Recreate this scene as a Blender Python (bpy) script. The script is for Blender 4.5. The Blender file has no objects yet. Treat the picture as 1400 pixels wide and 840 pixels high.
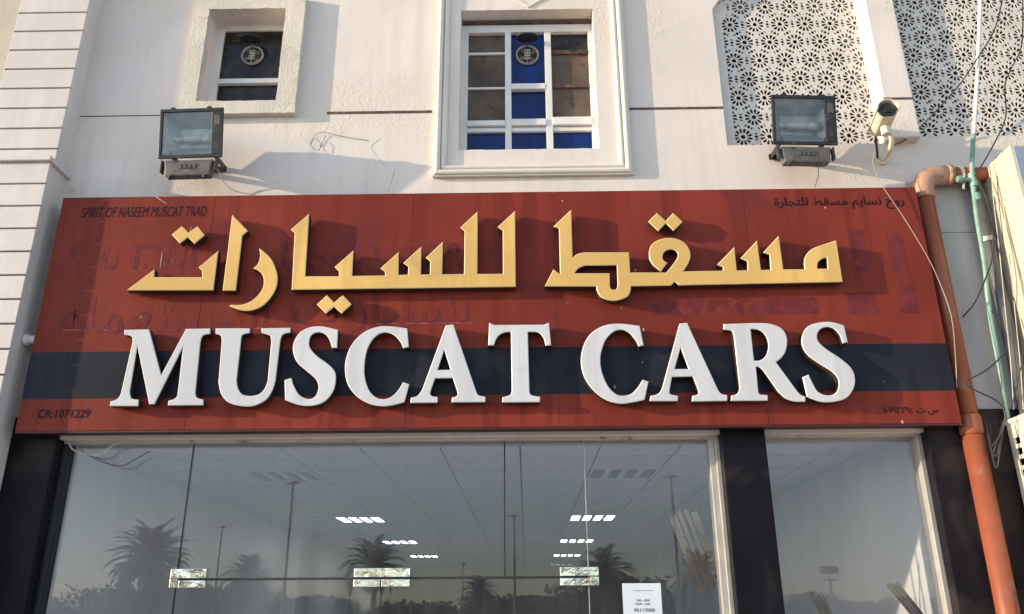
import bpy, bmesh, math, random
from mathutils import Vector, Matrix
from mathutils.geometry import delaunay_2d_cdt
random.seed(7)
SC = bpy.context.scene
COL = SC.collection

# ------------------------------------------------------------------ camera
F_PX, PITCH, ROLL, YAW = 1130.0, math.radians(20.47), math.radians(-0.325), math.radians(-0.81)
CAM = Vector((0.0, -5.0, 1.85))
fwd = Vector((math.sin(YAW)*math.cos(PITCH), math.cos(YAW)*math.cos(PITCH), math.sin(PITCH)))
rt0 = Vector((math.cos(YAW), -math.sin(YAW), 0)); up0 = rt0.cross(fwd)
RT = math.cos(ROLL)*rt0 + math.sin(ROLL)*up0
UP = -math.sin(ROLL)*rt0 + math.cos(ROLL)*up0
cd = bpy.data.cameras.new('camera'); cam = bpy.data.objects.new('camera', cd); COL.objects.link(cam)
cd.sensor_width = 36; cd.lens = 36*F_PX/1400; cd.clip_start = 0.05; cd.clip_end = 3000
m3 = Matrix((RT, UP, -fwd)).transposed()
cam.matrix_world = Matrix.Translation(CAM) @ m3.to_4x4()
SC.camera = cam

# ------------------------------------------------------------------ light
KX, KZ = 4.3, 0.88                       # sun travel per metre into the facade: right, down
SUN = Vector((KX, 1.0, -KZ)).normalized()
el = math.asin(-SUN.z)
W = bpy.data.worlds.new('World'); SC.world = W; W.use_nodes = True
nt = W.node_tree; bg = nt.nodes['Background']; sky = nt.nodes.new('ShaderNodeTexSky')
sky.sky_type = 'NISHITA'; sky.sun_disc = False; sky.sun_elevation = el
sky.sun_rotation = math.atan2(-SUN.x, -SUN.y)      # clockwise from +Y
sky.air_density = 1.0; sky.dust_density = 0.4; sky.ozone_density = 2.0
hz = nt.nodes.new('ShaderNodeHueSaturation'); hz.inputs['Saturation'].default_value = 0.72   # hazy, colourless air
nt.links.new(sky.outputs[0], hz.inputs['Color']); nt.links.new(hz.outputs[0], bg.inputs[0]); bg.inputs[1].default_value = 0.15
sd = bpy.data.lights.new('sun', 'SUN'); sun = bpy.data.objects.new('sun', sd); COL.objects.link(sun)
sd.energy = 2.5; sd.angle = math.radians(0.6); sd.color = (1.0, 0.82, 0.58)
sun.rotation_euler = SUN.to_track_quat('-Z', 'Y').to_euler(); sun.location = (-8, -4, 9)
vs = SC.view_settings; vs.view_transform = 'Standard'; vs.look = 'None'; vs.exposure = 1.36; vs.gamma = 1
vs.use_curve_mapping = False
SC.cycles.max_bounces = 8; SC.cycles.transparent_max_bounces = 12
SC.cycles.sample_clamp_indirect = 6

# ------------------------------------------------------------------ survey helper: a sighted point on the vertical plane y = Y
def at(px, py, Y):
    d = RT*((px-700)/F_PX) + UP*(-(py-420)/F_PX) + fwd
    return CAM + d*((Y-CAM.y)/d.y)
def mirror(px, py, d):                  # real place of a thing seen mirrored in the glass (plane y = 0), d metres in front of it
    p = at(px, py, d); return Vector((p.x, -d, p.z))

# ------------------------------------------------------------------ materials
MATS = {}
def mat(name, col, rough=0.6, var=0.12, scale=3.0, bump=0.0, bscale=60.0, metal=0.0, spec=0.5,
        dirt=None, chips=None, streak=0.0, bump2=0.0, coat=0.0, patchy=None):
    if name in MATS: return MATS[name]
    m = bpy.data.materials.new(name); m.use_nodes = True; MATS[name] = m
    n, l = m.node_tree.nodes, m.node_tree.links
    b = n['Principled BSDF']; b.inputs['Roughness'].default_value = rough
    b.inputs['Metallic'].default_value = metal; b.inputs['Specular IOR Level'].default_value = spec
    b.inputs['Coat Weight'].default_value = coat
    tc = n.new('ShaderNodeTexCoord')
    def noise(sc, det=4, stretch=None, dist=0.0):
        t = n.new('ShaderNodeTexNoise'); t.inputs['Scale'].default_value = sc; t.inputs['Detail'].default_value = det
        t.inputs['Distortion'].default_value = dist
        if stretch:
            mp = n.new('ShaderNodeMapping'); mp.inputs['Scale'].default_value = stretch
            l.new(tc.outputs['Object'], mp.inputs[0]); l.new(mp.outputs[0], t.inputs[0])
        else: l.new(tc.outputs['Object'], t.inputs[0])
        return t.outputs['Fac']
    def ramp(f, a, b2):
        r = n.new('ShaderNodeMapRange'); r.inputs[1].default_value = a; r.inputs[2].default_value = b2
        r.interpolation_type = 'SMOOTHSTEP'; l.new(f, r.inputs[0]); return r.outputs[0]
    def mixc(f, a, c):
        x = n.new('ShaderNodeMix'); x.data_type = 'RGBA'
        for i, v in ((6, a), (7, c)):
            if isinstance(v, tuple): x.inputs[i].default_value = (*v[:3], 1)
            else: l.new(v, x.inputs[i])
        if isinstance(f, float): x.inputs[0].default_value = f
        else: l.new(f, x.inputs[0])
        return x.outputs[2]
    lo = tuple(c*(1-var) for c in col); hi = tuple(min(1, c*(1+var)) for c in col)
    c = mixc(ramp(noise(scale, 6), 0.3, 0.7), lo, hi)
    if streak:
        c = mixc(ramp(noise(1.0, 5, (14, 14, 0.7)), 0.44, 0.68), c, tuple(v*(1-streak) for v in col))
    if patchy: # (colour, strength of extra relief)
        pm = ramp(noise(0.9, 5, (1, 1, 1.6), 0.4), 0.50, 0.62); pf_ = n.new('ShaderNodeMath'); pf_.operation = 'MULTIPLY'; pf_.inputs[1].default_value = 0.6
        l.new(pm, pf_.inputs[0]); c = mixc(pf_.outputs[0], c, patchy[0])
    if dirt:   # (colour, threshold, scale)
        c = mixc(ramp(noise(dirt[2], 8, None, 0.6), dirt[1], dirt[1]+0.12), c, dirt[0])
    if chips:  # (colour, density threshold, scale)
        v = n.new('ShaderNodeTexVoronoi'); v.inputs['Scale'].default_value = chips[2]
        mp = n.new('ShaderNodeMapping'); mp.inputs['Scale'].default_value = (1.6, 1.6, 0.8)
        l.new(tc.outputs['Object'], mp.inputs[0]); l.new(mp.outputs[0], v.inputs[0])
        w = n.new('ShaderNodeMath'); w.operation = 'ADD'; l.new(v.outputs['Distance'], w.inputs[0])
        nn = noise(2.3, 3); mm = n.new('ShaderNodeMath'); mm.operation = 'MULTIPLY'; mm.inputs[1].default_value = 0.9
        l.new(nn, mm.inputs[0]); l.new(mm.outputs[0], w.inputs[1])
        inv = n.new('ShaderNodeMath'); inv.operation = 'LESS_THAN'; inv.inputs[1].default_value = chips[1]
        l.new(w.outputs[0], inv.inputs[0]); c = mixc(inv.outputs[0], c, chips[0])
    l.new(c, b.inputs['Base Color'])
    r = n.new('ShaderNodeMapRange'); r.inputs[3].default_value = max(0.02, rough-0.08); r.inputs[4].default_value = min(1, rough+0.1)
    l.new(noise(scale*3, 4), r.inputs[0]); l.new(r.outputs[0], b.inputs['Roughness'])
    if bump or bump2:
        prev = None
        for st, sc, det in ((bump, bscale, 6), (bump2, bscale*0.14, 4)):
            if not st: continue
            bp = n.new('ShaderNodeBump'); bp.inputs['Strength'].default_value = st; bp.inputs['Distance'].default_value = 0.01
            l.new(noise(sc, det), bp.inputs['Height'])
            if prev: l.new(prev, bp.inputs['Normal'])
            prev = bp.outputs[0]
        if patchy:
            bp = n.new('ShaderNodeBump'); bp.inputs['Distance'].default_value = 0.01; bp.inputs['Strength'].default_value = patchy[1]
            mu = n.new('ShaderNodeMath'); mu.operation = 'MULTIPLY'; l.new(pm, mu.inputs[0]); l.new(noise(38, 6, None, 0.8), mu.inputs[1])
            l.new(mu.outputs[0], bp.inputs['Height']); l.new(prev, bp.inputs['Normal']); prev = bp.outputs[0]
        l.new(prev, b.inputs['Normal'])
    return m
def glass_mat(name, refl, tint=(0.955, 0.963, 0.985)):
    m = bpy.data.materials.new(name); m.use_nodes = True; n, l = m.node_tree.nodes, m.node_tree.links
    n.clear(); out = n.new('ShaderNodeOutputMaterial'); mx = n.new('ShaderNodeMixShader')
    t = n.new('ShaderNodeBsdfTransparent'); t.inputs[0].default_value = (*tint, 1)
    g = n.new('ShaderNodeBsdfGlossy'); g.inputs['Roughness'].default_value = 0.002; g.inputs[0].default_value = (0.96, 0.96, 1, 1)
    lw = n.new('ShaderNodeLayerWeight'); lw.inputs[0].default_value = 0.5
    p = n.new('ShaderNodeMath'); p.operation = 'POWER'; p.inputs[1].default_value = 5; l.new(lw.outputs['Facing'], p.inputs[0])
    r = n.new('ShaderNodeMapRange'); r.inputs[3].default_value = refl; r.inputs[4].default_value = 1; l.new(p.outputs[0], r.inputs[0])
    l.new(r.outputs[0], mx.inputs[0]); l.new(t.outputs[0], mx.inputs[1]); l.new(g.outputs[0], mx.inputs[2])
    tc = n.new('ShaderNodeTexCoord'); mp = n.new('ShaderNodeMapping'); mp.inputs['Scale'].default_value = (6, 6, 0.8)
    nz = n.new('ShaderNodeTexNoise'); nz.inputs['Scale'].default_value = 1.6; nz.inputs['Detail'].default_value = 6
    l.new(tc.outputs['Object'], mp.inputs[0]); l.new(mp.outputs[0], nz.inputs[0])
    du = n.new('ShaderNodeMapRange'); du.inputs[1].default_value = 0.38; du.inputs[2].default_value = 0.8; du.inputs[3].default_value = 0.004; du.inputs[4].default_value = 0.032
    l.new(nz.outputs['Fac'], du.inputs[0]); df = n.new('ShaderNodeBsdfDiffuse'); df.inputs[0].default_value = (0.55, 0.53, 0.50, 1)
    m2 = n.new('ShaderNodeMixShader'); l.new(du.outputs[0], m2.inputs[0]); l.new(mx.outputs[0], m2.inputs[1]); l.new(df.outputs[0], m2.inputs[2])
    l.new(m2.outputs[0], out.inputs[0])
    return m
def emit_mat(name, col, st):
    m = bpy.data.materials.new(name); m.use_nodes = True; b = m.node_tree.nodes['Principled BSDF']
    b.inputs['Base Color'].default_value = (0.8, 0.8, 0.8, 1); b.inputs['Emission Color'].default_value = (*col, 1); b.inputs['Emission Strength'].default_value = st
    return m

PLASTER = mat('plaster_wall', (0.735, 0.66, 0.62), 0.85, 0.06, 1.3, 0.15, 90, spec=0.2, streak=0.055, bump2=0.10, dirt=((0.52, 0.46, 0.40), 0.68, 2.2), patchy=((0.71, 0.63, 0.53), 0.5))
ROUGHCAST = mat('roughcast_render', (0.68, 0.62, 0.54), 0.9, 0.10, 3, 0.9, 120, spec=0.2, bump2=0.6, dirt=((0.48, 0.43, 0.36), 0.66, 6))
CRACKM = mat('crack_dust', (0.36, 0.30, 0.25), 0.9, 0.2)
CREAM = mat('cream_paint', (0.56, 0.50, 0.40), 0.8, 0.06, 2, 0.25, 60, spec=0.25, streak=0.12)
MOULD = mat('moulding_paint', (0.72, 0.66, 0.59), 0.6, 0.05, 3, 0.15, 50, spec=0.3, dirt=((0.5, 0.42, 0.34), 0.72, 6))
SLAT = mat('slat_paint', (0.66, 0.60, 0.57), 0.55, 0.06, 3, 0.12, 40, spec=0.4, streak=0.06)
LATTICE = mat('lattice_cast', (0.64, 0.60, 0.56), 0.85, 0.07, 4, 0.25, 80, spec=0.2)
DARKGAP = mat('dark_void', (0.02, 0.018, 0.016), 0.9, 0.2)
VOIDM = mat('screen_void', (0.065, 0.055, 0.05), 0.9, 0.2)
BROWNJOINT = mat('joint_sealant', (0.10, 0.06, 0.05), 0.8, 0.4, 20, 0.4, 60)
RED = mat('sign_red', (0.215, 0.034, 0.022), 0.5, 0.2, 1.2, 0.05, 30, spec=0.12, streak=0.22, chips=((0.50, 0.33, 0.29), 0.40, 12), dirt=((0.165, 0.028, 0.024), 0.56, 1.5))
RED_SHADE = mat('sign_red_shade', (0.06, 0.009, 0.008), 0.5, 0.15, 3)  # sign red darkened, putting the underside's shade into the colour
NAVY = mat('sign_navy', (0.021, 0.022, 0.033), 0.45, 0.22, 2, spec=0.12, streak=0.25, chips=((0.22, 0.22, 0.24), 0.385, 12), dirt=((0.034, 0.033, 0.040), 0.55, 2))
GHOST = mat('adhesive_ghost', (0.150, 0.027, 0.028), 0.55, 0.2, 8, spec=0.12, dirt=((0.21, 0.036, 0.025), 0.52, 11))
GHOSTB = mat('adhesive_residue', (0.30, 0.085, 0.070), 0.6, 0.25, 20, spec=0.3, dirt=((0.18, 0.035, 0.032), 0.5, 12))
INK = mat('faded_ink', (0.016, 0.011, 0.018), 0.6, 0.3, 20, spec=0.1, dirt=((0.07, 0.02, 0.02), 0.66, 18))
GOLD = mat('gold_letter', (0.74, 0.465, 0.15), 0.38, 0.14, 1.1, spec=0.3, streak=0.10, dirt=((0.58, 0.36, 0.13), 0.62, 3))
GOLDRIM = mat('gold_letter_rim', (0.74, 0.58, 0.33), 0.3, 0.05, spec=0.3)
GOLDSIDE = mat('letter_side_dark', (0.035, 0.022, 0.018), 0.45, 0.2)  # black letter sides, with the shade on the gold ones painted in
WHITEL = mat('white_letter', (0.63, 0.625, 0.645), 0.4, 0.06, 1.6, spec=0.3, streak=0.10, dirt=((0.52, 0.51, 0.51), 0.66, 4))
WHITERIM = mat('white_letter_rim', (0.68, 0.66, 0.65), 0.35, 0.04, spec=0.3)
BLACKP = mat('black_pillar', (0.008, 0.007, 0.011), 0.4, 0.3, 3, 0.06, 30, spec=0.12, chips=((0.4, 0.37, 0.35), 0.335, 16), dirt=((0.028, 0.022, 0.022), 0.55, 2))
ALU = mat('aluminium', (0.46, 0.44, 0.41), 0.42, 0.1, 6, metal=0.35, dirt=((0.35, 0.30, 0.25), 0.64, 8))
BEIGEF = mat('header_beige', (0.50, 0.45, 0.39), 0.55, 0.12, 4, dirt=((0.22, 0.17, 0.13), 0.62, 7), streak=0.1)
WFRAME = mat('white_window_frame', (0.72, 0.70, 0.68), 0.45, 0.06, 5, dirt=((0.42, 0.37, 0.32), 0.70, 10))
CHROME = mat('patch_steel', (0.80, 0.77, 0.72), 0.12, 0.12, 9, 0.0, 60, metal=1.0, bump2=0.5, dirt=((0.42, 0.36, 0.28), 0.66, 14))
SEAL = mat('black_seal', (0.02, 0.022, 0.024), 0.6, 0.2)
BLUEG = mat('blue_film_glass', (0.003, 0.022, 0.13), 0.08, 0.25, 3, spec=0.4, streak=0.3)
BROWNG = mat('brown_pane_glass', (0.115, 0.086, 0.066), 0.3, 0.28, 5, spec=0.2, dirt=((0.07, 0.05, 0.042), 0.58, 9))  # brown pane colour with random darker blotches
DARKG = mat('dark_glass', (0.024, 0.021, 0.019), 0.10, 0.5, 8, spec=0.3, dirt=((0.06, 0.056, 0.052), 0.6, 14))
BLACKM = mat('lamp_black', (0.022, 0.022, 0.025), 0.45, 0.3, 12, spec=0.4, dirt=((0.09, 0.08, 0.075), 0.60, 20))
CASTM = mat('ballast_cast', (0.12, 0.11, 0.10), 0.6, 0.3, 12, 0.2, 60, spec=0.4, dirt=((0.05, 0.045, 0.045), 0.55, 18))
REFLECT = mat('reflector', (0.42, 0.43, 0.44), 0.35, 0.2, 10, 0.2, 40, metal=0.5)
LAMPGLASS = glass_mat('lamp_glass', 0.04, (0.85, 0.86, 0.87))
BULB = mat('bulb', (0.75, 0.76, 0.74), 0.25, 0.1)
CAMW = mat('camera_cream', (0.68, 0.61, 0.48), 0.45, 0.1, 9, dirt=((0.42, 0.34, 0.24), 0.68, 14))
PVC = mat('drain_pvc', (0.30, 0.085, 0.042), 0.38, 0.10, 4, spec=0.45, streak=0.15, dirt=((0.30, 0.14, 0.095), 0.58, 5), chips=((0.42, 0.26, 0.2), 0.36, 14))
PVCOLD = mat('drain_pvc_faded', (0.42, 0.25, 0.17), 0.6, 0.2, 6, dirt=((0.25, 0.10, 0.07), 0.55, 9))
GREENP = mat('green_pipe', (0.20, 0.33, 0.29), 0.4, 0.2, 8, spec=0.4)
WHITEP = mat('white_pipe', (0.72, 0.70, 0.66), 0.4, 0.08, 8)
GREYP = mat('grey_pipe', (0.10, 0.11, 0.115), 0.4, 0.2, 5)
GREYSHEET = mat('grey_sheet', (0.40, 0.40, 0.40), 0.5, 0.08, 2, streak=0.12)
WIREB = mat('wire_black', (0.03, 0.028, 0.028), 0.5, 0.2)
WIREG = mat('wire_pale', (0.34, 0.28, 0.25), 0.5, 0.2)
WIREW = mat('wire_white', (0.55, 0.50, 0.45), 0.5, 0.15)
ACW = mat('ac_casing', (0.72, 0.67, 0.55), 0.45, 0.06, 4, streak=0.08)
BOXBLUE = mat('box_front_blue', (0.25, 0.31, 0.41), 0.5, 0.06, 2)
STRIPM = mat('old_strip', (0.30, 0.25, 0.20), 0.5, 0.25, 6)
PAPER = mat('paper', (0.70, 0.76, 0.80), 0.6, 0.05, 6)
FANM = mat('fan_plastic', (0.34, 0.31, 0.27), 0.5, 0.2, 20, dirt=((0.15, 0.13, 0.11), 0.58, 25))
GLASS = glass_mat('shop_glass', 0.036)
CEILT = mat('ceiling_tile_paint', (0.84, 0.84, 0.86), 0.8, 0.05, 9, 0.2, 120)
GRIDM = mat('ceiling_void', (0.10, 0.10, 0.10), 0.8, 0.1)
INTW = mat('interior_paint', (0.82, 0.82, 0.83), 0.7, 0.06, 1.5)
FLOORM = mat('interior_floor_tile', (0.30, 0.29, 0.28), 0.3, 0.1, 4)
TUBE = emit_mat('light_tube', (0.90, 0.97, 1.0), 3.6)
TUBEOFF = mat('light_tube_off', (0.40, 0.42, 0.43), 0.35, 0.08)
FORECOURT_BOUNCE = mat('forecourt_bounce_paving', (0.40, 0.34, 0.31), 0.9, 0.2, 3, 0.5, 120)  # unseen ground, made pale and warm to bounce fill onto the facade
SAND = mat('sandy_ground', (0.30, 0.25, 0.19), 0.95, 0.2, 0.3, 0.5, 10)
PAVING_BOUNCE = mat('pavement_bounce_block', (0.50, 0.45, 0.41), 0.85, 0.15, 4, 0.3, 60)  # out of view, lightened to throw more light onto ceiling and wall
FROND = mat('palm_frond', (0.055, 0.075, 0.035), 0.6, 0.3, 3)
TRUNK = mat('palm_trunk', (0.12, 0.09, 0.065), 0.9, 0.3, 6, 0.6, 20)
LEAFM = mat('tree_leaf', (0.045, 0.06, 0.03), 0.8, 0.3, 1)
HILL = mat('hill_scrub', (0.10, 0.09, 0.065), 0.95, 0.25, 0.2)
POLE = mat('lamp_pole', (0.22, 0.22, 0.22), 0.5, 0.1, metal=0.4)

# ------------------------------------------------------------------ mesh helpers
class MB:
    def __init__(s): s.v = []; s.f = []; s.m = []
    def add(s, vs, fs, mi=0):
        o = len(s.v); s.v += [tuple(v) for v in vs]
        for f in fs: s.f.append(tuple(i+o for i in f)); s.m.append(mi)
        return s
    def box(s, x0, x1, y0, y1, z0, z1, mi=0):
        v = [(x0,y0,z0),(x1,y0,z0),(x1,y1,z0),(x0,y1,z0),(x0,y0,z1),(x1,y0,z1),(x1,y1,z1),(x0,y1,z1)]
        return s.add(v, [(3,2,1,0),(4,5,6,7),(0,1,5,4),(1,2,6,5),(2,3,7,6),(3,0,4,7)], mi)
    def hexa(s, a, b, mi=0):      # two quads (front a, back b), each counter-clockwise seen from -y
        return s.add(list(a)+list(b), [(0,1,2,3),(7,6,5,4),(0,4,5,1),(1,5,6,2),(2,6,7,3),(3,7,4,0)], mi)
    def tube(s, pts, r, n=8, mi=0, caps=True):
        pts = [Vector(p) for p in pts]; rs = r if isinstance(r, (list, tuple)) else [r]*len(pts)
        t0 = (pts[1]-pts[0]).normalized(); u = t0.orthogonal().normalized(); rings = []
        for i, p in enumerate(pts):
            t = (pts[min(i+1, len(pts)-1)]-pts[max(i-1, 0)]).normalized()
            u = (u - t*u.dot(t)); u = u.normalized() if u.length > 1e-6 else t.orthogonal().normalized(); w = t.cross(u)
            rings.append([p + (u*math.cos(2*math.pi*k/n) + w*math.sin(2*math.pi*k/n))*rs[i] for k in range(n)])
        fs = [(i*n+k, i*n+(k+1) % n, (i+1)*n+(k+1) % n, (i+1)*n+k) for i in range(len(pts)-1) for k in range(n)]
        if caps: fs += [tuple(range(n-1, -1, -1)), tuple((len(pts)-1)*n+k for k in range(n))]
        return s.add([v for rg in rings for v in rg], fs, mi)
    def mesh(s, name):
        me = bpy.data.meshes.new(name); me.from_pydata(s.v, [], s.f)
        me.polygons.foreach_set('material_index', s.m); me.update(); return me

def put(name, me, mats, parent=None, base=None, bevel=0.0, smooth=False):
    if isinstance(me, MB): me = me.mesh(name)
    if not me.materials:
        for x in (mats if isinstance(mats, (list, tuple)) else [mats]): me.materials.append(x)
    o = bpy.data.objects.new(name, me); COL.objects.link(o)
    if parent is not None:
        o.parent = parent
        if base is None: base = parent.get('_base')
        if base is not None: o.location = [-c for c in base]
    if smooth: me.polygons.foreach_set('use_smooth', [True]*len(me.polygons))
    if bevel:
        b = o.modifiers.new('bevel', 'BEVEL'); b.width = bevel; b.segments = 2; b.limit_method = 'ANGLE'
    return o
def tag(o, label, cat, group=None, kind=None):
    if label: o['label'] = label
    if cat: o['category'] = cat
    if group: o['group'] = group
    if kind: o['kind'] = kind
    return o
BASES = {}
def thing(name, label, cat, base, group=None):
    o = bpy.data.objects.new(name, None); COL.objects.link(o); o.location = base; o.empty_display_size = 0.2
    BASES[o.name] = Vector(base); return tag(o, label, cat, group)
def part(name, me, mats, th, bevel=0.0, smooth=False):      # mesh given in world coordinates, child of thing th
    return put(name, me, mats, th, BASES[th.name], bevel, smooth)
def sub(name, me, mats, pt, bevel=0.0, smooth=False):       # mesh in world coordinates, child of a part whose mesh is in world coordinates
    return put(name, me, mats, pt, None, bevel, smooth)
def structure(o): o['kind'] = 'structure'; return o

def cdt_faces(outer, holes):
    vs = []; faces = []
    for lp in [outer]+holes:
        faces.append(list(range(len(vs), len(vs)+len(lp)))); vs += [Vector(p) for p in lp]
    v2, e2, f2, ov, oe, of = delaunay_2d_cdt(vs, [], faces, 1, 1e-6, True)
    keep = [f for f, o in zip(f2, of) if 0 in o and all(i == 0 for i in o)]
    return v2, keep
def ccw(lp):
    a = sum(lp[i][0]*lp[(i+1) % len(lp)][1]-lp[(i+1) % len(lp)][0]*lp[i][1] for i in range(len(lp)))
    return lp if a > 0 else lp[::-1]
def slab(outer, holes, y0, y1, back=True):     # plate in the xz plane, front at y0 (towards -y), back at y1
    outer = ccw(outer); holes = [ccw(h) for h in holes]
    v2, fs = cdt_faces(outer, holes); mb = MB()
    mb.add([(p.x, y0, p.y) for p in v2], [tuple(f) for f in fs])
    if back: mb.add([(p.x, y1, p.y) for p in v2], [tuple(reversed(f)) for f in fs])
    for lp, inv in [(outer, 0)]+[(h, 1) for h in holes]:
        k = len(lp); v = [(x, y0, z) for x, z in lp]+[(x, y1, z) for x, z in lp]
        q = [(i, i+k, (i+1) % k+k, (i+1) % k) for i in range(k)]
        mb.add(v, [tuple(reversed(f)) for f in q] if inv else q)
    return mb
def rect(x0, x1, z0, z1): return [(x0, z0), (x1, z0), (x1, z1), (x0, z1)]
def catmull(pts, n=8):
    out = []
    for i in range(len(pts)-1):
        p0, p1, p2, p3 = (Vector(pts[max(i-1, 0)]), Vector(pts[i]), Vector(pts[i+1]), Vector(pts[min(i+2, len(pts)-1)]))
        for k in range(n):
            t = k/n
            out.append(0.5*((2*p1)+(p2-p0)*t+(2*p0-5*p1+4*p2-p3)*t*t+(3*p1-p0-3*p2+p3)*t*t*t))
    out.append(Vector(pts[-1])); return out

# ------------------------------------------------------------------ ground
structure(put('ground', MB().add([(-900,-900,0),(900,-900,0),(900,900,0),(-900,900,0)], [(0,1,2,3)]), SAND))
structure(put('car_park', MB().add([(-60,-34,0.004),(60,-34,0.004),(60,-2.2,0.004),(-60,-2.2,0.004)], [(0,1,2,3)]), FORECOURT_BOUNCE))
pv = MB()
pv.box(-14, 14, -2.05, 17, 0.0, 0.14); pv.box(-14, 14, -2.2, -2.052, 0.0, 0.15)
structure(put('pavement', pv, PAVING_BOUNCE, bevel=0.01))

# ------------------------------------------------------------------ the building
YW = -0.10                                   # face of the upper wall
B = thing('shop_building', 'cream plastered two-storey shop building with windows, lattice screens and black pillars', 'building', (0, 0, 0.14))
SW = dict(x0=-2.26, x1=-1.70, z0=5.21, z1=6.00)          # small window opening
CW = dict(x0=-0.43, x1=0.53, z0=4.822, z1=5.993)         # large window opening
niche = [(1.40, 4.835), (2.60, 4.835), (2.60, 6.0), (2.45, 6.12), (2.2, 6.25), (1.95, 6.30), (1.70, 6.25), (1.48, 6.10), (1.40, 5.98)]
wall = slab(rect(-4.8, 5.5, 2.86, 7.3), [rect(SW['x0'], SW['x1'], SW['z0'], SW['z1']), rect(CW['x0'], CW['x1'], CW['z0'], CW['z1']), niche, rect(2.62, 5.2, 4.878, 6.9)], YW, 0.25)
part('wall', wall, PLASTER, B)
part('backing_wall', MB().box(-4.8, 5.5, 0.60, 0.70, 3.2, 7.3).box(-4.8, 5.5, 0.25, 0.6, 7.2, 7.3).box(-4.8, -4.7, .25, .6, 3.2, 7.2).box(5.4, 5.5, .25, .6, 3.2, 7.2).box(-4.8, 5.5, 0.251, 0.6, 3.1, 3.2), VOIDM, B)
# pier between the two lattice screens
pz0, pz1 = 4.70, 7.28
part('pier', MB().hexa([(2.472,-.18,4.835),(2.672,-.18,4.835),(2.672,-.18,pz1),(2.472,-.18,pz1)], [(2.43,0.2,4.835),(2.70,0.2,4.835),(2.70,0.2,pz1),(2.43,0.2,pz1)]), PLASTER, B, bevel=0.006)
# joints in the render
for x0, x1, h in ((-3.08, -2.37, 0.006), (-1.35, -0.62, 0.020), (0.752, 1.40, 0.018)):
    part('joint', MB().box(x0, x1, YW-0.003, YW+0.01, 5.135-h/2, 5.135+h/2), BROWNJOINT, B)
part('joint', MB().box(2.472, 2.672, -.183, -.17, 5.127, 5.143), BROWNJOINT, B)

for pts in ([(520, 190), (508, 200), (514, 212), (527, 228)], [(445, 185), (440, 196), (436, 206)], [(540, 232), (536, 246), (530, 262)]):
    part('crack', MB().tube(catmull([at(x, y, YW-.0005) for x, y in pts], 4), .0010, 4), CRACKM, B)
# ---- perforated screens: 12-petal rosettes on a hexagonal grid
def rosette_holes(s):
    hs = []; circ = lambda cx, cz, r, n, ph=0: [(cx+r*math.cos(2*math.pi*k/n+ph), cz+r*math.sin(2*math.pi*k/n+ph)) for k in range(n)]
    hs.append(circ(0, 0, 0.095*s, 8))
    for k in range(12):
        a = math.pi/12*(2*k+1); ca, sa = math.cos(a), math.sin(a)
        prof = [(0.148, 0), (0.19, 0.030), (0.29, 0.054), (0.342, 0.043), (0.366, 0), (0.342, -0.043), (0.29, -0.054), (0.19, -0.030)]
        hs.append([(s*(r*ca-t*sa), s*(r*sa+t*ca)) for r, t in prof])
    for k in range(3):
        a = math.pi/3*k; ca, sa = math.cos(a), math.sin(a); mx, mz = 0.5*s*ca, 0.5*s*sa
        hs.append(circ(mx, mz, 0.070*s, 6, a))
        for d in (-1, 1):
            cx, cz = mx-d*0.130*s*sa, mz+d*0.130*s*ca
            hs.append([(cx+s*(u*ca-v*sa), cz+s*(u*sa+v*ca)) for u, v in ((-.066, -.020*d), (0, -.036*d), (.066, -.020*d), (.040, .032*d), (-.040, .032*d))])
    return hs
def lattice(outer, s, ox, oz, y0, y1, margin):
    outer = ccw(outer); n = len(outer); base = rosette_holes(s); holes = []
    xs = [p[0] for p in outer]; zs = [p[1] for p in outer]
    def inside(p, mg):
        for i in range(n):
            ax, az = outer[i]; bx, bz = outer[(i+1) % n]; L = math.hypot(bx-ax, bz-az)
            if ((bx-ax)*(p[1]-az)-(bz-az)*(p[0]-ax))/L < mg: return False
        return True
    rh = s*math.sqrt(3)/2
    for j in range(-25, 26):
        for i in range(-30, 31):
            cx, cz = ox+(i+0.5*(j % 2))*s, oz+j*rh
            if not (min(xs)-s < cx < max(xs)+s and min(zs)-s < cz < max(zs)+s): continue
            for h in base:
                hh = [(cx+x, cz+z) for x, z in h]
                if all(inside(p, margin) for p in hh): holes.append(hh)
    return slab(outer, holes, y0, y1)
scr1 = [(1.385, 4.82), (2.60, 4.82), (2.60, 6.4), (1.385, 6.4)]
part('lattice_screen', lattice(scr1, 0.182, 1.624, 6.041, -0.040, -0.0345, 0.008), LATTICE, B)
part('lattice_border', slab([(1.39, 4.82), (1.475, 4.82), (1.475, 5.90), (1.52, 5.98), (1.50, 6.1), (1.39, 5.99)], [], -0.048, -0.0405), LATTICE, B)
part('lattice_screen', lattice(rect(2.63, 5.19, 4.88, 6.75), 0.178, 2.789, 5.866, -0.085, -0.0795, 0.006), LATTICE, B)

# ---- small window: thick roughcast surround
def ragged(x0, x1, z0, z1, n=18, a=0.0022):
    pts = []
    for (ax, az), (bx, bz) in zip(rect(x0, x1, z0, z1), rect(x0, x1, z0, z1)[1:]+rect(x0, x1, z0, z1)[:1]):
        for k in range(n):
            t = k/n; j = random.uniform(-a, a) if k else 0
            pts.append((ax+(bx-ax)*t+(j if abs(bz-az) > abs(bx-ax) else 0), az+(bz-az)*t+(j if abs(bx-ax) >= abs(bz-az) else 0)))
    return pts
sur = part('window_surround', slab(ragged(-2.375, -1.562, 5.108, 6.112, 24, .002), [ragged(SW['x0'], SW['x1'], SW['z0'], SW['z1'], 24)], -0.155, YW+0.02), ROUGHCAST, B)
def frame_bars(bars, y0, y1):
    mb = MB()
    for x0, x1, z0, z1 in bars: mb.box(x0, x1, y0, y1, z0, z1)
    return mb
yf = 0.03
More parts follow.
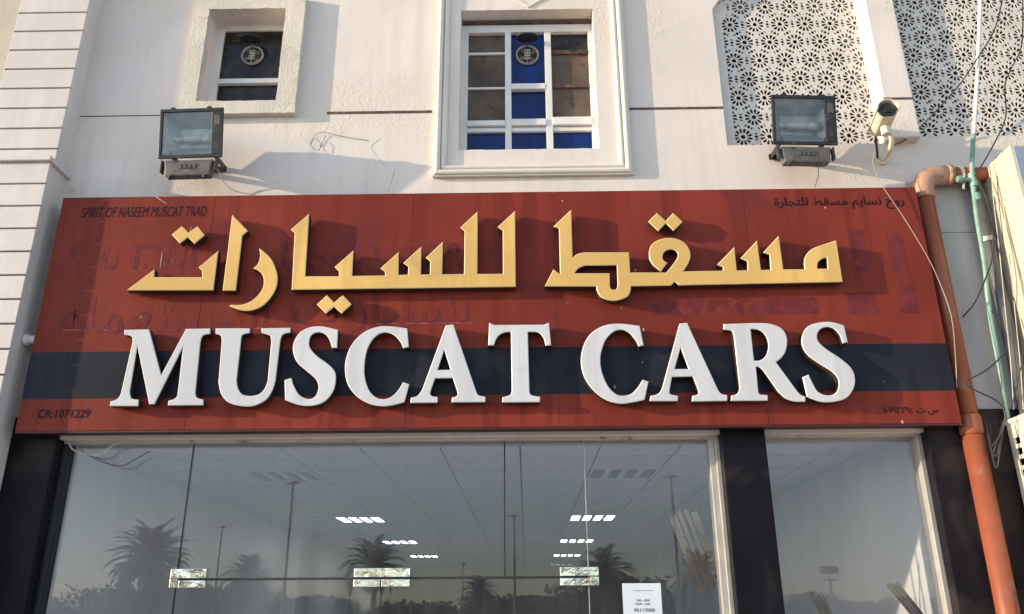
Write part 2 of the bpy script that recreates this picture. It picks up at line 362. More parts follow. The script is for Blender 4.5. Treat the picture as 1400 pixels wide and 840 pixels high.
sub('frame', frame_bars([(-2.262, -2.205, 5.18, 6.02), (-1.745, -1.69, 5.18, 6.02), (-2.205, -1.745, 5.955, 6.02), (-2.205, -1.745, 5.17, 5.235)], yf, yf+.05), WFRAME, sur, bevel=.004)
sub('rail', MB().box(-2.205, -1.745, yf-.006, yf+.04, 5.485, 5.525), WFRAME, sur, bevel=.003)
sub('pane', MB().box(-2.205, -1.745, yf+.018, yf+.024, 5.525, 5.955), DARKG, sur)
sub('pane', MB().box(-2.205, -1.745, yf+.028, yf+.034, 5.235, 5.485), DARKG, sur)
bag = MB(); bag.add([(-2.2,yf+.012,5.235),(-2.02,yf+.012,5.235),(-2.03,yf+.010,5.265),(-2.08,yf+.004,5.295),(-2.13,yf+.006,5.29),(-2.19,yf+.008,5.30)], [(0,1,2,3,4,5)])
sub('crumpled_paper', bag, PAPER, sur)

# ---- large window with half-round moulding
fx0, fx1, fz0 = -0.597, 0.745, 4.608
def moulding_profile():
    pts = [(0.0, 0.0), (0.0, 0.030)]
    for k in range(7): a = math.pi*(1-k/6); pts.append((0.028+0.020*math.cos(a), 0.030+0.018*math.sin(a)))
    for k in range(7): a = math.pi*(1-k/6); pts.append((0.068+0.017*math.cos(a), 0.016+0.020*math.sin(a)))
    pts += [(0.092, 0.012), (0.092, 0.0)]
    return pts
prof = moulding_profile(); mo = MB()
corners = [((fx0, 6.75), (1, 0)), ((fx0, fz0), (1, 1)), ((fx1, fz0), (-1, 1)), ((fx1, 6.75), (-1, 0))]
rings = [[(c[0]+d[0]*w, YW-h, c[1]+d[1]*w) for w, h in prof] for c, d in corners]
kk = len(prof); vv = [p for r in rings for p in r]
mo.add(vv, [(i*kk+j, (i+1)*kk+j, (i+1)*kk+j+1, i*kk+j+1) for i in range(3) for j in range(kk-1)])
wm = part('window_moulding', mo, MOULD, B)
s2 = sub('surround', slab(rect(fx0+.093, fx1-.093, fz0+.093, 6.75), [ragged(CW['x0'], CW['x1'], CW['z0'], CW['z1'], 30, .0018)], YW-0.006, YW+.03), PLASTER, wm)
dm = MB(); c0 = at(722, 12, YW); R_ = 0.16
dpts = [(c0.x, c0.z), (c0.x+.20, c0.z+.13), (c0.x, c0.z+.26), (c0.x-.20, c0.z+.13)]
sub('diamond_relief', slab(dpts, [[(c0.x+(x-c0.x)*.80, c0.z+.13+(z-c0.z-.13)*.80) for x, z in dpts]], YW-.016, YW), MOULD, wm)
yl = 0.02
def pxr(x0, y0, x1, y1, Y):
    a = at(x0, y1, Y); b = at(x1, y0, Y); return a.x, b.x, a.z, b.z
bars = []
XL = [at(635.5, 110, yl).x, at(639.5, 110, yl).x, at(690.5, 110, yl).x, at(699, 110, yl).x, at(745.5, 110, yl).x, at(754.5, 110, yl).x, at(806.5, 110, yl).x, at(813, 110, yl).x]
Z = lambda py: at(720, py, yl).z
zt, zb = Z(37), 4.78
zr = Z(168)      # lower rail
sub('frame', frame_bars([(XL[0]-.03, XL[1], zb, zt+.02), (XL[6], XL[7]+.04, zb, zt+.02), (XL[1], XL[6], Z(44), zt+.02), (XL[2], XL[3], zb, Z(44)), (XL[4], XL[5], zb, Z(44))], yl, yl+.06), WFRAME, wm, bevel=.003)
sub('rail', frame_bars([(XL[1], XL[2], Z(172), Z(165)), (XL[3], XL[4], Z(172), Z(163.5)), (XL[5], XL[6], Z(172), Z(161.5))], yl-.01, yl+.05), WFRAME, wm, bevel=.003)
sub('rail', frame_bars([(XL[1], XL[2], Z(178.5), Z(173)), (XL[3], XL[4], Z(178.5), Z(173)), (XL[5], XL[6], Z(178.5), Z(173))], yl+.012, yl+.05), WFRAME, wm, bevel=.003)
sub('rail', MB().box(XL[3], XL[4], yl-.004, yl+.05, Z(122), Z(114.5)), WFRAME, wm, bevel=.003)
sub('rail', MB().box(XL[1], XL[2], yl+.02, yl+.034, Z(71.5), Z(69)), WFRAME, wm)
sub('rail', MB().box(XL[1], XL[2], yl+.02, yl+.034, Z(119), Z(116.5)), WFRAME, wm)
sub('rail', MB().box(XL[5], XL[6], yl+.02, yl+.034, Z(72), Z(67)), BROWNJOINT, wm)
sub('rail', MB().box(XL[5], XL[6], yl+.02, yl+.034, Z(118), Z(114)), BROWNJOINT, wm)
for x0, x1, za, zb2, m in ((XL[1], XL[2], Z(69), Z(44), BROWNG), (XL[1], XL[2], Z(116.5), Z(71.5), BROWNG), (XL[1], XL[2], Z(165), Z(119), BROWNG),
                           (XL[5], XL[6], Z(67), Z(44), DARKG), (XL[5], XL[6], Z(114), Z(72), BROWNG), (XL[5], XL[6], Z(161.5), Z(118), BROWNG),
                           (XL[3], XL[4], Z(114.5), Z(44), BLUEG), (XL[3], XL[4], Z(163.5), Z(122), BLUEG),
                           (XL[1], XL[2], zb, Z(178.5), BLUEG), (XL[3], XL[4], zb, Z(178.5), BLUEG), (XL[5], XL[6], zb, Z(178.5), BLUEG)):
    sub('pane', MB().box(x0-.004, x1+.004, yl+.036, yl+.042, za-.004, zb2+.004), m, wm)
sub('soffit_gap', MB().box(CW['x0']+.01, CW['x1']-.01, yl-.02, yl+.05, zt+.022, zt+.040), BROWNJOINT, wm)

# ---- left columns with slat cladding
uc = part('upper_column', MB().box(-3.60, -3.095, -0.2446, 0.1, 4.50, 7.25), SLAT, B)
sub('gap_shade', MB().box(-3.574, -3.097, -.2451, -.2448, 4.52, 7.2), DARKGAP, uc)  # dark sheet painting shade into the gaps between slats
z = 5.892+0.1595*8
while z > 4.5:
    sub('slat', MB().box(-3.575, -3.083, -0.270, -0.2452, z-0.1595+0.0065, z-0.0065), SLAT, uc, bevel=0.002); z -= 0.1595
part('side_wall', MB().box(-4.8, -3.577, -0.262, 0.1, 0.14, 7.25), CREAM, B)
lc = part('lower_column', MB().box(-4.4, -3.080, -0.3146, 0.1, 0.14, 4.66), SLAT, B, bevel=.004)
sub('gap_shade', MB().box(-4.39, -3.083, -.3151, -.3148, .2, 4.63), DARKGAP, lc)  # added black sheet, standing for the shade between the lower slats
z = 4.634
while z > 0.4:
    sub('slat', MB().box(-4.4, -3.066, -0.340, -0.3152, z-0.1595+0.006, z-0.006), SLAT, lc, bevel=0.002); z -= 0.1595
sub('cap', MB().box(-4.4, -3.055, -0.365, 0.02, 4.634, 4.668), SLAT, lc, bevel=.004)

# ---- black pillars and structure round the shop window
def pillar(x0, x1, y0=-0.13): return part('pillar', MB().box(x0, x1, y0, 0.10, 0.14, 2.99), BLACKP, B, bevel=.006)
pillar(-3.079, -2.80); pillar(1.165, 1.425); pillar(2.375, 2.96)
part('lintel', MB().box(-3.2, 3.4, -0.095, 0.18, 2.90, 3.25), BLACKP, B)
part('grey_cladding', MB().box(2.545, 3.03, -.112, -.101, 4.16, 4.53), GREYSHEET, B)
part('grey_cladding', MB().box(2.545, 3.03, -.113, -.101, 2.96, 4.155), GREYSHEET, B)

# ------------------------------------------------------------------ shop room behind the glass
RX0, RX1, RY1, RZ = -3.12, 2.47, 16.6, 2.95
rw = MB()
rw.add([(RX0,.10,.15),(RX0,RY1,.15),(RX0,RY1,RZ+.2),(RX0,.10,RZ+.2)], [(0,1,2,3)])
structure(put('interior_wall', MB().box(RX0-.12, RX0, .101, RY1, .142, RZ+.2), INTW))
structure(put('interior_wall', MB().box(RX1, RX1+.12, .101, RY1, .142, RZ+.2), INTW))
structure(put('interior_wall', MB().box(RX0-.12, RX1+.12, RY1, RY1+.12, .142, RZ+.2), INTW))
structure(put('interior_floor', MB().box(RX0-.12, RX1+.12, .0, RY1, .14, .150), FLOORM))
structure(put('interior_pillar', MB().box(RX0-.001, RX0+.16, 6.2, 6.75, .15, RZ+.02), INTW))
ceil = structure(put('ceiling', MB().box(RX0-.12, RX1+.12, .18, RY1+.12, RZ+.03, RZ+.15), GRIDM))
PT = 0.56; gx0, gy0 = 0.53-PT*7, 0.09
lights_xy = [(0.81, 1.95), (0.81, 5.25), (0.81, 8.55), (0.81, 11.85), (0.81, 15.15), (-1.99, 1.95), (-1.99, 5.25), (-1.99, 8.55), (-1.99, 11.85)]
gy0 = 1.95-PT*3.5+PT*0.0
tile_me = MB().box(-PT/2+.007, PT/2-.007, -PT/2+.017, PT/2-.017, 0, .028).mesh('ceiling_tile'); tile_me.materials.append(CEILT)
j = 0
while gy0+PT*j < RY1:
    cy = gy0+PT*(j+.5)
    for i in range(12):
        cx = gx0+PT*(i+.5)
        if cx+PT/2 < RX0+.05 or cx-PT/2 > RX1-.05: continue
        if any(abs(cx-lx) < .2 and abs(cy-ly) < .2 for lx, ly in lights_xy): continue
        o = bpy.data.objects.new('ceiling_tile', tile_me); COL.objects.link(o); o.parent = ceil; o.location = (cx, cy, RZ)
        a_, b_ = max(cx-PT/2, RX0), min(cx+PT/2, RX1)
        if b_-a_ < PT-.001: o.location.x = (a_+b_)/2; o.scale.x = (b_-a_)/PT
    j += 1
def panel_light(x, y, on, label):
    t = thing('ceiling_light', label, 'ceiling light', (x, y, RZ), 'ceiling lights in two rows')
    fr = MB(); h = PT/2-.006
    fr.box(-h, h, -h, -h+.02, -.006, .03); fr.box(-h, h, h-.02, h, -.006, .03)
    for k in range(5): c = -h+.01+(2*h-.02)*k/4; fr.box(c-.022 if 0 < k < 4 else c-.01, c+.022 if 0 < k < 4 else c+.01, -h+.02, h-.02, -.006, .03)
    put('frame', fr, CEILT, t, (0, 0, 0))
    for k in range(4):
        c = -h+.01+(2*h-.02)*(k+.5)/4
        put('tube', MB().box(c-.044, c+.044, -h+.03, h-.03, .004, .02), TUBE if on else TUBEOFF, t, (0, 0, 0))
side = {1: 'right', 0: 'left'}
nth = ['first', 'second', 'third', 'fourth', 'fifth']
for x, y in lights_xy:
    k = int(round((y-1.95)/3.3))
    row = 'in the row along the right wall' if x > 0 else 'in the row along the left wall'
    panel_light(x, y, k > 0, ('unlit grey ceiling panel %s' % row) if k == 0 else ('glowing ceiling panel %s, %s from the glass' % (row, nth[k])))

# ------------------------------------------------------------------ glazed shop front
SF = thing('shopfront', 'glass shopfront with double doors, steel patch fittings and beige header frame', 'shopfront', (-0.8, 0, 0.15))
GX = [-2.775, -2.02, -0.121, 0.36, 1.11]; XD = -0.831; ZD = 2.059; ZT = 2.842
part('header_frame', MB().box(-2.80, 1.165, -.045, .05, ZT, 2.885), BEIGEF, SF, bevel=.003)
part('header_frame', MB().box(-2.80, 1.165, -.062, .05, 2.8855, 2.93), BEIGEF, SF, bevel=.003)
part('header_frame', MB().box(1.425, 2.375, -.050, .05, ZT+.005, 2.90), BEIGEF, SF, bevel=.003)
part('header_frame', MB().box(1.425, 2.375, -.062, .05, 2.9005, 2.94), BEIGEF, SF, bevel=.003)
part('side_frame', MB().box(1.108, 1.140, -.035, .06, .15, ZT), ALU, SF, bevel=.003)
part('side_frame', MB().box(1.1405, 1.166, -.060, .06, .15, ZT), ALU, SF, bevel=.003)
part('side_frame', MB().box(-2.802, -2.778, -.04, .05, .15, ZT), SEAL, SF, bevel=.003)
part('side_frame', MB().box(2.347, 2.376, -.055, .05, .15, ZT+.005), ALU, SF, bevel=.003)
part('side_frame', MB().box(1.424, 1.440, -.03, .04, .15, ZT+.005), ALU, SF, bevel=.002)
g = .003
def pane(name, x0, x1, z0, z1): return part(name, MB().box(x0+g, x1-g, -.006, .006, z0+g, z1-g), GLASS, SF)
pane('glass_pane', GX[0]+.0, GX[1], .16, ZT); pane('glass_pane', GX[1], GX[2], ZD, ZT); pane('glass_pane', GX[2], GX[3], ZD, ZT)
pane('glass_pane', GX[3], GX[4], .16, ZT); pane('glass_pane', 1.438, 2.349, .16, ZT+.005)
pane('door', GX[1], XD, .17, ZD-.008); pane('door', XD, GX[3], .17, ZD-.008)
seal = lambda x0, x1, z0, z1: part('seal', MB().box(x0, x1, -.0075, .0075, z0, z1), SEAL, SF)
seal(GX[1]-.0028, GX[1]+.0028, .16, ZT); seal(GX[2]-.004, GX[2]+.004, ZD, ZT); seal(GX[1]+.003, GX[3]-.003, ZD-.0105, ZD+.0025)
part('seal', MB().box(GX[3]-.0025, GX[3]+.0025, -.0075, .0075, .16, ZT), ALU, SF)
seal(XD-.002, XD+.002, .17, ZD-.011)
def fitting(x0, x1, z0, z1, sx=None):
    o = part('patch_fitting', MB().box(x0, x1, -.024, -.007, z0, ZD-.004 if False else z1), CHROME, SF, bevel=.003)
    return o
def px_fit(x0, y0, x1, y1): a, b, c, d = pxr(x0, y0, x1, y1, -.02); return a, b, c, d
a, b, c, d = px_fit(231, 777.5, 283, 804)
fitting(a, b, ZD+.001, d); fitting(a+.052, b, c, ZD-.009); fitting(a, a+.048, c, ZD-.001)
a, b, c, d = px_fit(483, 776.5, 561, 803)
fitting(a, b, ZD+.001, d); fitting(a, XD-.003, c, ZD-.009); fitting(XD+.003, b, c, ZD-.009)
a, b, c, d = px_fit(766, 775, 818, 801)
fitting(a, b, ZD+.001, d); fitting(a, b-.052, c, ZD-.009); fitting(b-.048, b, c, ZD-.001)

# ------------------------------------------------------------------ signboard
YS = -0.25; SX0, SX1, SZ0, SZ1 = -2.988, 2.530, 2.879, 4.416
SG = thing('signboard', 'red shop signboard with navy stripe, gold Arabic and white MUSCAT CARS lettering', 'sign', (-0.23, -0.17, SZ0))
part('sign_box', MB().box(SX0+.003, SX1-.003, YS+.004, -.101, SZ0+.001, SZ1-.003), RED_SHADE, SG)
seams = [SX0, -1.99, -0.70, 0.205, 1.42, SX1]
for x0, x1 in zip(seams, seams[1:]):
    part('face_panel', MB().box(x0+.0013, x1-.0013, YS, YS+.0038, SZ0, SZ1), RED, SG)
    part('stripe', MB().box(x0+.0006, x1-.0006, YS-.0012, YS-.0001, 3.072, 3.362), NAVY, SG)
part('edge_trim', MB().box(SX0, SX1, YS+.0041, YS+.03, SZ0-.012, SZ0+.0005), RED_SHADE, SG)

def outline(pts, x0, y0, sc, Y):
    """pts in a local drawing grid; 3-tuples are smooth points. Returns (X, Z) loop."""
    P = [((p[0]/sc+x0), (p[1]/sc+y0), len(p) > 2) for p in pts]
    k0 = next((i for i, p in enumerate(P) if not p[2]), 0); P = P[k0:]+P[:k0]+[P[k0]]
    out = []; run = [P[0]]
    for p in P[1:]:
        run.append(p)
        if not p[2]:
            if len(run) == 2: out.append(Vector(run[0][:2]))
            else: out += catmull([r[:2] for r in run], 6)[:-1]
            run = [p]
    res = []
    for q in out:
        w = at(q.x, q.y, Y); res.append((w.x, w.z))
    return res
def solid_letter(name, loops, y_front, depth, mats, parent, rim=0.004):
    cu = bpy.data.curves.new(name, 'CURVE'); cu.dimensions = '2D'; cu.fill_mode = 'BOTH'
    for lp in loops:
        sp = cu.splines.new('POLY'); sp.points.add(len(lp)-1); sp.use_cyclic_u = True
        for q, (x, zz) in zip(sp.points, lp): q.co = (x, zz, 0, 1)
    cu.extrude = depth/2-rim; cu.bevel_depth = rim; cu.bevel_resolution = 0; cu.offset = -rim*0.6
    tmp = bpy.data.objects.new('tmp', cu); COL.objects.link(tmp)
    me = bpy.data.meshes.new_from_object(tmp.evaluated_get(bpy.context.evaluated_depsgraph_get()))
    bpy.data.objects.remove(tmp); bpy.data.curves.remove(cu)
    me.name = name; yc = y_front+depth/2
    me.transform(Matrix(((1,0,0,0),(0,0,-1,yc),(0,1,0,0),(0,0,0,1))))
    me.materials.clear()
    for x in mats: me.materials.append(x)
    for p in me.polygons:
        p.use_smooth = False
        p.material_index = 0 if p.normal.y < -.97 else (1 if p.normal.y < -.2 else 2)
    return part(name, me, mats, SG)
def flat_text(name, body, box, Y, m, parent, bold=0.0, shear=0.0):
    cu = bpy.data.curves.new(name, 'FONT'); cu.body = body; cu.offset = bold; cu.shear = shear; cu.resolution_u = 3
    tmp = bpy.data.objects.new('tmp', cu); COL.objects.link(tmp)
    me = bpy.data.meshes.new_from_object(tmp.evaluated_get(bpy.context.evaluated_depsgraph_get()))
    bpy.data.objects.remove(tmp); bpy.data.curves.remove(cu)
    xs = [v.co.x for v in me.vertices]; ys = [v.co.y for v in me.vertices]
    # glyphs that join overlap: set each island a hair apart
    par = list(range(len(me.vertices)))
    def find(i):
        while par[i] != i: par[i] = par[par[i]]; i = par[i]
        return i
    for e_ in me.edges: par[find(e_.vertices[0])] = find(e_.vertices[1])
    ids = {}; lev = [ids.setdefault(find(i), len(ids)) % 9 for i in range(len(me.vertices))]
    x0, x1, z0, z1 = box; sx = (x1-x0)/(max(xs)-min(xs)); sy = (z1-z0)/(max(ys)-min(ys)); mx, my = min(xs), min(ys)
    for v in me.vertices: v.co = (x0+(v.co.x-mx)*sx, Y-.00004*lev[v.index], z0+(v.co.y-my)*sy)
    me.materials.clear(); me.materials.append(m); me.name = name
    return part(name, me, m, parent)

YL = YS-0.070; LD = 0.060
G = (160, 260, 4.665); H_ = (380, 260, 4.117); T_ = (720, 260, 4.667); K_ = (900, 260, 4.668)
s = 's'
gold = [
 ('arabic_letters', [(G, [(62,638),(237,507),(234,556),(545,556),(543,513),(522,492),(643,390),(612,637)])]),
 ('arabic_dots', [(G, [(350,282),(412,230),(454,272),(512,232),(557,287),(494,340),(452,299),(400,338)])]),
 ('arabic_letters', [(G, [(735,160),(832,260),(797,290),(755,640),(674,640)])]),
 ('arabic_letters', [(G, [(907,373),(940,397,s),(985,445,s),(1013,510,s),(1022,570,s),(1010,630,s),(975,690,s),(930,735,s),(880,760,s),(830,769,s),(770,760,s),(718,740),(722,732),(790,732,s),(850,712,s),(900,670,s),(930,625,s),(937,575,s),(925,535,s),(895,508,s),(868,499),(895,475,s),(910,440,s),(913,405,s)])]),
 ('arabic_letters', [(H_, [(78,560),(95,240),(72,222),(174,135),(152,486),(345,486),(343,455),(320,432),(424,342),(416,484),(605,481),(603,458),(578,440),(679,350),(677,478),(733,477),(735,430),(707,410),(806,320),(803,476),(857,475),(858,400),(833,380),(927,293),(923,475),(1049,473),(1052,232),(1028,210),(1123,122),(1121,473),(1268,472),(1267,228),(1238,207),(1333,120),(1337,543)])]),
 ('arabic_dots', [(H_, [(220,643),(275,593),(316,634),(365,593),(413,643),(358,693),(316,655),(270,693)])]),
 ('arabic_dots', [(T_, [(778,200),(832,147),(888,197),(936,147),(995,202),(938,257),(888,210),(840,260)])]),
]
for nm, loops in gold:
    solid_letter(nm, [outline(p, *g_, YL) for g_, p in loops], YL, LD, [GOLD, GOLDRIM, GOLDSIDE], SG)
# the long word on the right: outline from two sheets
def conv(src, pts): return [((p[0]/src[2]+src[0]), (p[1]/src[2]+src[1]))+tuple(p[2:]) for p in pts]
big = conv(T_, [(118,613),(172,507),(207,533),(215,533),(208,243),(173,232),(283,128),(292,437),(322,410,s),(368,398),(652,398),(660,527),(893,527),(950,455,s),(967,410,s),(945,382,s),(910,378,s),(877,395,s),(866,428,s),(875,450,s),(897,463),(857,517),(805,475,s),(782,420,s),(795,355,s),(845,318,s),(915,305,s),(985,322,s),(1030,365,s),(1045,415,s),(1030,468,s),(997,520)]) \
    + conv(K_, [(415,515),(415,490),(378,475),(485,367),(500,514),(572,512),(570,455),(527,435),(630,325),(655,511),(718,509),(712,410),(672,398),(768,295),(798,507),(937,506),(932,460,s),(945,415,s),(985,375,s),(1050,350,s),(1135,322),(1176,585),(133,606),(105,583),(80,608)]) \
    + conv(T_, [(663,612),(663,635,s),(640,680,s),(560,705,s),(480,685,s),(450,640,s),(447,613)])
h1 = conv(K_, [(1083,502),(1078,430),(1045,437,s),(1020,460,s),(1014,490,s),(1018,503)])
h2 = conv(T_, [(303,532),(330,498,s),(375,480),(578,478),(582,612),(575,632,s),(557,637,s),(537,630,s),(530,610),(528,532)])
solid_letter('arabic_letters', [outline(p, 0, 0, 1, YL) for p in (big, h1, h2)], YL, LD, [GOLD, GOLDRIM, GOLDSIDE], SG)
M5 = (130, 420, 4.0); M6 = (460, 420, 4.375); M7 = (780, 420, 3.4146)
white = [
 ('letter_m', M5, [[(160,125),(294,123),(360,375),(497,120),(628,118),(628,145),(600,150,s),(583,162,s),(574,190),(546,470),(552,492,s),(570,502,s),(590,507),(590,535),(398,537),(402,512),(430,505,s),(447,490,s),(453,465),(482,210),(323,530),(296,530),(230,205),(188,460),(192,490,s),(205,503,s),(236,508),(234,540),(80,540),(84,516),(112,508,s),(132,490,s),(143,465),(205,190),(203,165,s),(190,155,s),(160,150)]]),
 ('letter_u', M5, [[(660,117),(845,117),(845,140),(815,147,s),(800,158,s),(796,185),(772,400),(778,440,s),(800,475,s),(845,487,s),(895,478,s),(928,445,s),(945,400),(964,190),(960,160,s),(945,150,s),(912,140),(910,117),(1067,114),(1067,138),(1035,145,s),(1018,160,s),(1010,190),(985,400),(970,450,s),(935,505,s),(870,538,s),(800,540,s),(730,520,s),(690,475,s),(675,410),(693,190),(690,160,s),(678,150,s),(660,145)]]),
 ('letter_s', M5, [[(1327,125),(1322,222),(1296,222),(1285,185,s),(1262,150,s),(1225,137,s),(1185,150,s),(1170,185,s),(1175,225,s),(1215,270,s),(1270,310,s),(1308,350,s),(1315,400,s),(1300,460,s),(1255,515,s),(1190,538,s),(1120,535,s),(1040,507),(1037,400),(1072,388),(1085,430,s),(1115,480,s),(1160,503,s),(1195,497,s),(1215,470,s),(1222,430,s),(1205,390,s),(1160,350,s),(1105,300,s),(1083,240,s),(1090,185,s),(1125,135,s),(1180,110,s),(1245,107,s)]]),
 ('letter_c', M6, [[(422,128),(431,238),(400,245),(385,210,s),(350,170,s),(305,152,s),(255,160,s),(210,200,s),(178,270,s),(165,360,s),(170,430,s),(195,500,s),(235,540,s),(280,552,s),(325,540,s),(365,505,s),(400,450),(434,462),(405,568),(350,583,s),(280,592,s),(200,578,s),(125,535,s),(70,465,s),(52,380,s),(60,300,s),(95,220,s),(160,155,s),(235,122,s),(310,115,s)]]),
 ('letter_a', M6, [[(655,110),(698,105),(838,515),(855,530,s),(889,537),(889,567),(690,569),(692,542),(718,535,s),(726,520,s),(722,500),(697,423),(588,425),(562,500),(560,520,s),(572,533,s),(604,540),(604,570),(443,572),(447,542),(480,535,s),(500,515,s),(515,490)], [(645,250),(602,378),(684,376)]]),
 ('letter_t', M6, [[(915,95),(945,108),(1243,106),(1270,95),(1283,227),(1252,230),(1240,185,s),(1210,152,s),(1170,147),(1143,147),(1153,500),(1160,522,s),(1185,533,s),(1217,537),(1216,567),(992,569),(995,540),(1025,533,s),(1045,520,s),(1050,495),(1045,148),(1010,150,s),(975,165,s),(955,190,s),(940,228),(909,228)]]),
 ('letter_c', M7, [[(322,88),(341,178),(320,183),(305,155,s),(275,120,s),(240,105,s),(200,115,s),(165,150,s),(145,200,s),(138,250,s),(148,310,s),(175,370,s),(210,405,s),(245,415,s),(285,405,s),(315,375,s),(338,340),(363,348),(345,432),(300,442,s),(235,450,s),(165,432,s),(105,385,s),(65,325,s),(50,255,s),(60,185,s),(95,125,s),(155,88,s),(230,78,s)]]),
 ('letter_a', M7, [[(510,78),(544,74),(690,390),(705,405,s),(731,412),(731,437),(568,440),(570,415),(592,410,s),(600,400,s),(596,385),(572,323),(473,325),(462,385),(462,402,s),(475,410,s),(501,415),(499,438),(371,438),(375,415),(400,410,s),(418,398,s),(430,375)], [(514,185),(485,290),(553,290)]]),
 ('letter_r', M7, [[(715,80),(860,75),(930,78,s),(985,100,s),(1010,145,s),(1005,200,s),(985,235,s),(958,256),(1060,395),(1075,410,s),(1096,418),(1096,440),(1050,440,s),(1005,425,s),(970,395),(895,290,s),(865,278),(876,395),(885,408,s),(920,412),(920,436),(750,437),(752,414),(775,408,s),(788,392,s),(790,370),(763,130),(755,112,s),(742,107,s),(716,104)], [(840,102),(872,103,s),(900,118,s),(920,150,s),(925,190,s),(912,230,s),(885,250,s),(856,250)]]),
 ('letter_s', M7, [[(1276,85),(1294,163),(1272,168),(1258,130,s),(1230,100,s),(1195,92,s),(1163,105,s),(1150,135,s),(1160,165,s),(1200,200,s),(1260,240,s),(1310,285,s),(1328,335,s),(1318,385,s),(1285,425,s),(1225,442,s),(1165,440,s),(1105,418),(1085,328),(1112,316),(1125,345,s),(1155,395,s),(1200,413,s),(1235,405,s),(1253,375,s),(1250,335,s),(1220,300,s),(1165,265,s),(1110,225,s),(1083,180,s),(1083,135,s),(1105,95,s),(1150,75,s),(1215,70,s)]]),
]
for nm, src, loops in white:
    solid_letter(nm, [outline(p, *src, YL) for p in loops], YL, LD, [WHITEL, WHITERIM, GOLDSIDE], SG)
def bx(x0, y0, x1, y1): a = at(x0, y1, YS); b = at(x1, y0, YS); c = at(x0, y0, YS); d = at(x1, y1, YS); return (a.x+c.x)/2, (b.x+d.x)/2, (a.z+d.z)/2, (b.z+c.z)/2
flat_text('small_lettering', 'SPIRIT OF NASEEM MUSCAT TRAD', bx(112, 283, 282, 297), YS-.0016, INK, SG, 0.0, 0.12)
flat_text('small_arabic_lettering', 'ﺓﺭﺎﺠﺘﻠﻟ ﻂﻘﺴﻣ ﻢﻳﺎﺴﻧ ﺡﻭﺭ', bx(1058, 269, 1236, 287), YS-.0016, INK, SG, 0.012)
flat_text('small_lettering', 'CR:1071229', bx(52, 560, 123, 572), YS-.0016, INK, SG, 0.016)
flat_text('small_arabic_lettering', '١٠٧١٢٢٩؛ ﺕ ﺱ', bx(1208, 556, 1283, 568), YS-.0016, INK, SG, 0.012)
# ghosts of removed lettering
flat_text('ghost_lettering', 'USED', bx(385, 331, 520, 372), YS-.0009, GHOST, SG, 0.012)
flat_text('ghost_lettering', 'CAR', bx(545, 331, 636, 370), YS-.0009, GHOST, SG, 0.012)
flat_text('ghost_lettering', 'ﺔﻠﻤﻌﺘﺴﻤﻟﺍ', bx(84, 404, 368, 456), YS-.0010, GHOST, SG, 0.0)
flat_text('ghost_lettering', 'ﺕﺍﺭﺎﻴﺴﻠﻟ', bx(402, 402, 642, 456), YS-.0010, GHOST, SG, 0.0)
def patch(px0, py0, px1, py1, m=GHOST): a, b, c, d = bx(px0, py0, px1, py1); return part('ghost_patch', slab([(a+.006, c), (b-.004, c-.002), (b+.001, c+.006), (b+.004, d-.012), (b-.006, d), (a, d-.002), (a-.004, d-.02), (a, c+.01)], [], YS-.0004-.000006*len(SG.children), YS-.0001), m, SG)
patch(1166, 314, 1183, 372); patch(1217, 316, 1236, 380); patch(1228, 380, 1252, 428); patch(890, 408, 1118, 430); patch(1158, 400, 1198, 430)
for x0, y0, x1, y1 in ((96, 334, 102, 370), (104, 333, 114, 341), (104, 348, 112, 355), (140, 334, 147, 369), (150, 350, 160, 369), (184, 334, 214, 341), (184, 342, 190, 369), (196, 360, 216, 368), (224, 334, 231, 369), (246, 335, 252, 369), (262, 336, 268, 369)): patch(x0, y0, x1, y1)
part('ghost_patch', MB().box(*bx(86, 449.5, 380, 451)[:2], YS-.0008, YS-.0001, *bx(86, 449.5, 380, 451)[2:]), GHOSTB, SG)
part('ghost_patch', MB().box(*bx(500, 441.5, 648, 443)[:2], YS-.0008, YS-.0001, *bx(500, 441.5, 648, 443)[2:]), GHOSTB, SG)
for x0, y0, x1, y1 in ((262, 310, 256, 336), (256, 336, 268, 333), (238, 352, 236, 362), (222, 344, 219, 366), (205, 263, 228, 279)):
    p0, p1 = at(x0, y0, YS-.001), at(x1, y1, YS-.001)
    md = (p0+p1)/2+Vector((random.uniform(-.006, .006), 0, random.uniform(-.004, .004))); wd = Vector((.0022, 0, .0012))
    f_ = [p0-wd*.4, md-wd, p1-wd*.5, p1+wd*.5, md+wd, p0+wd*.4]; dv_ = Vector((0, -.0012, 0))
    part('scratch', MB().add([v+dv_ for v in f_], [(0, 1, 4, 5), (1, 2, 3, 4)]), GHOSTB if random.random() < .4 else WIREW, SG)

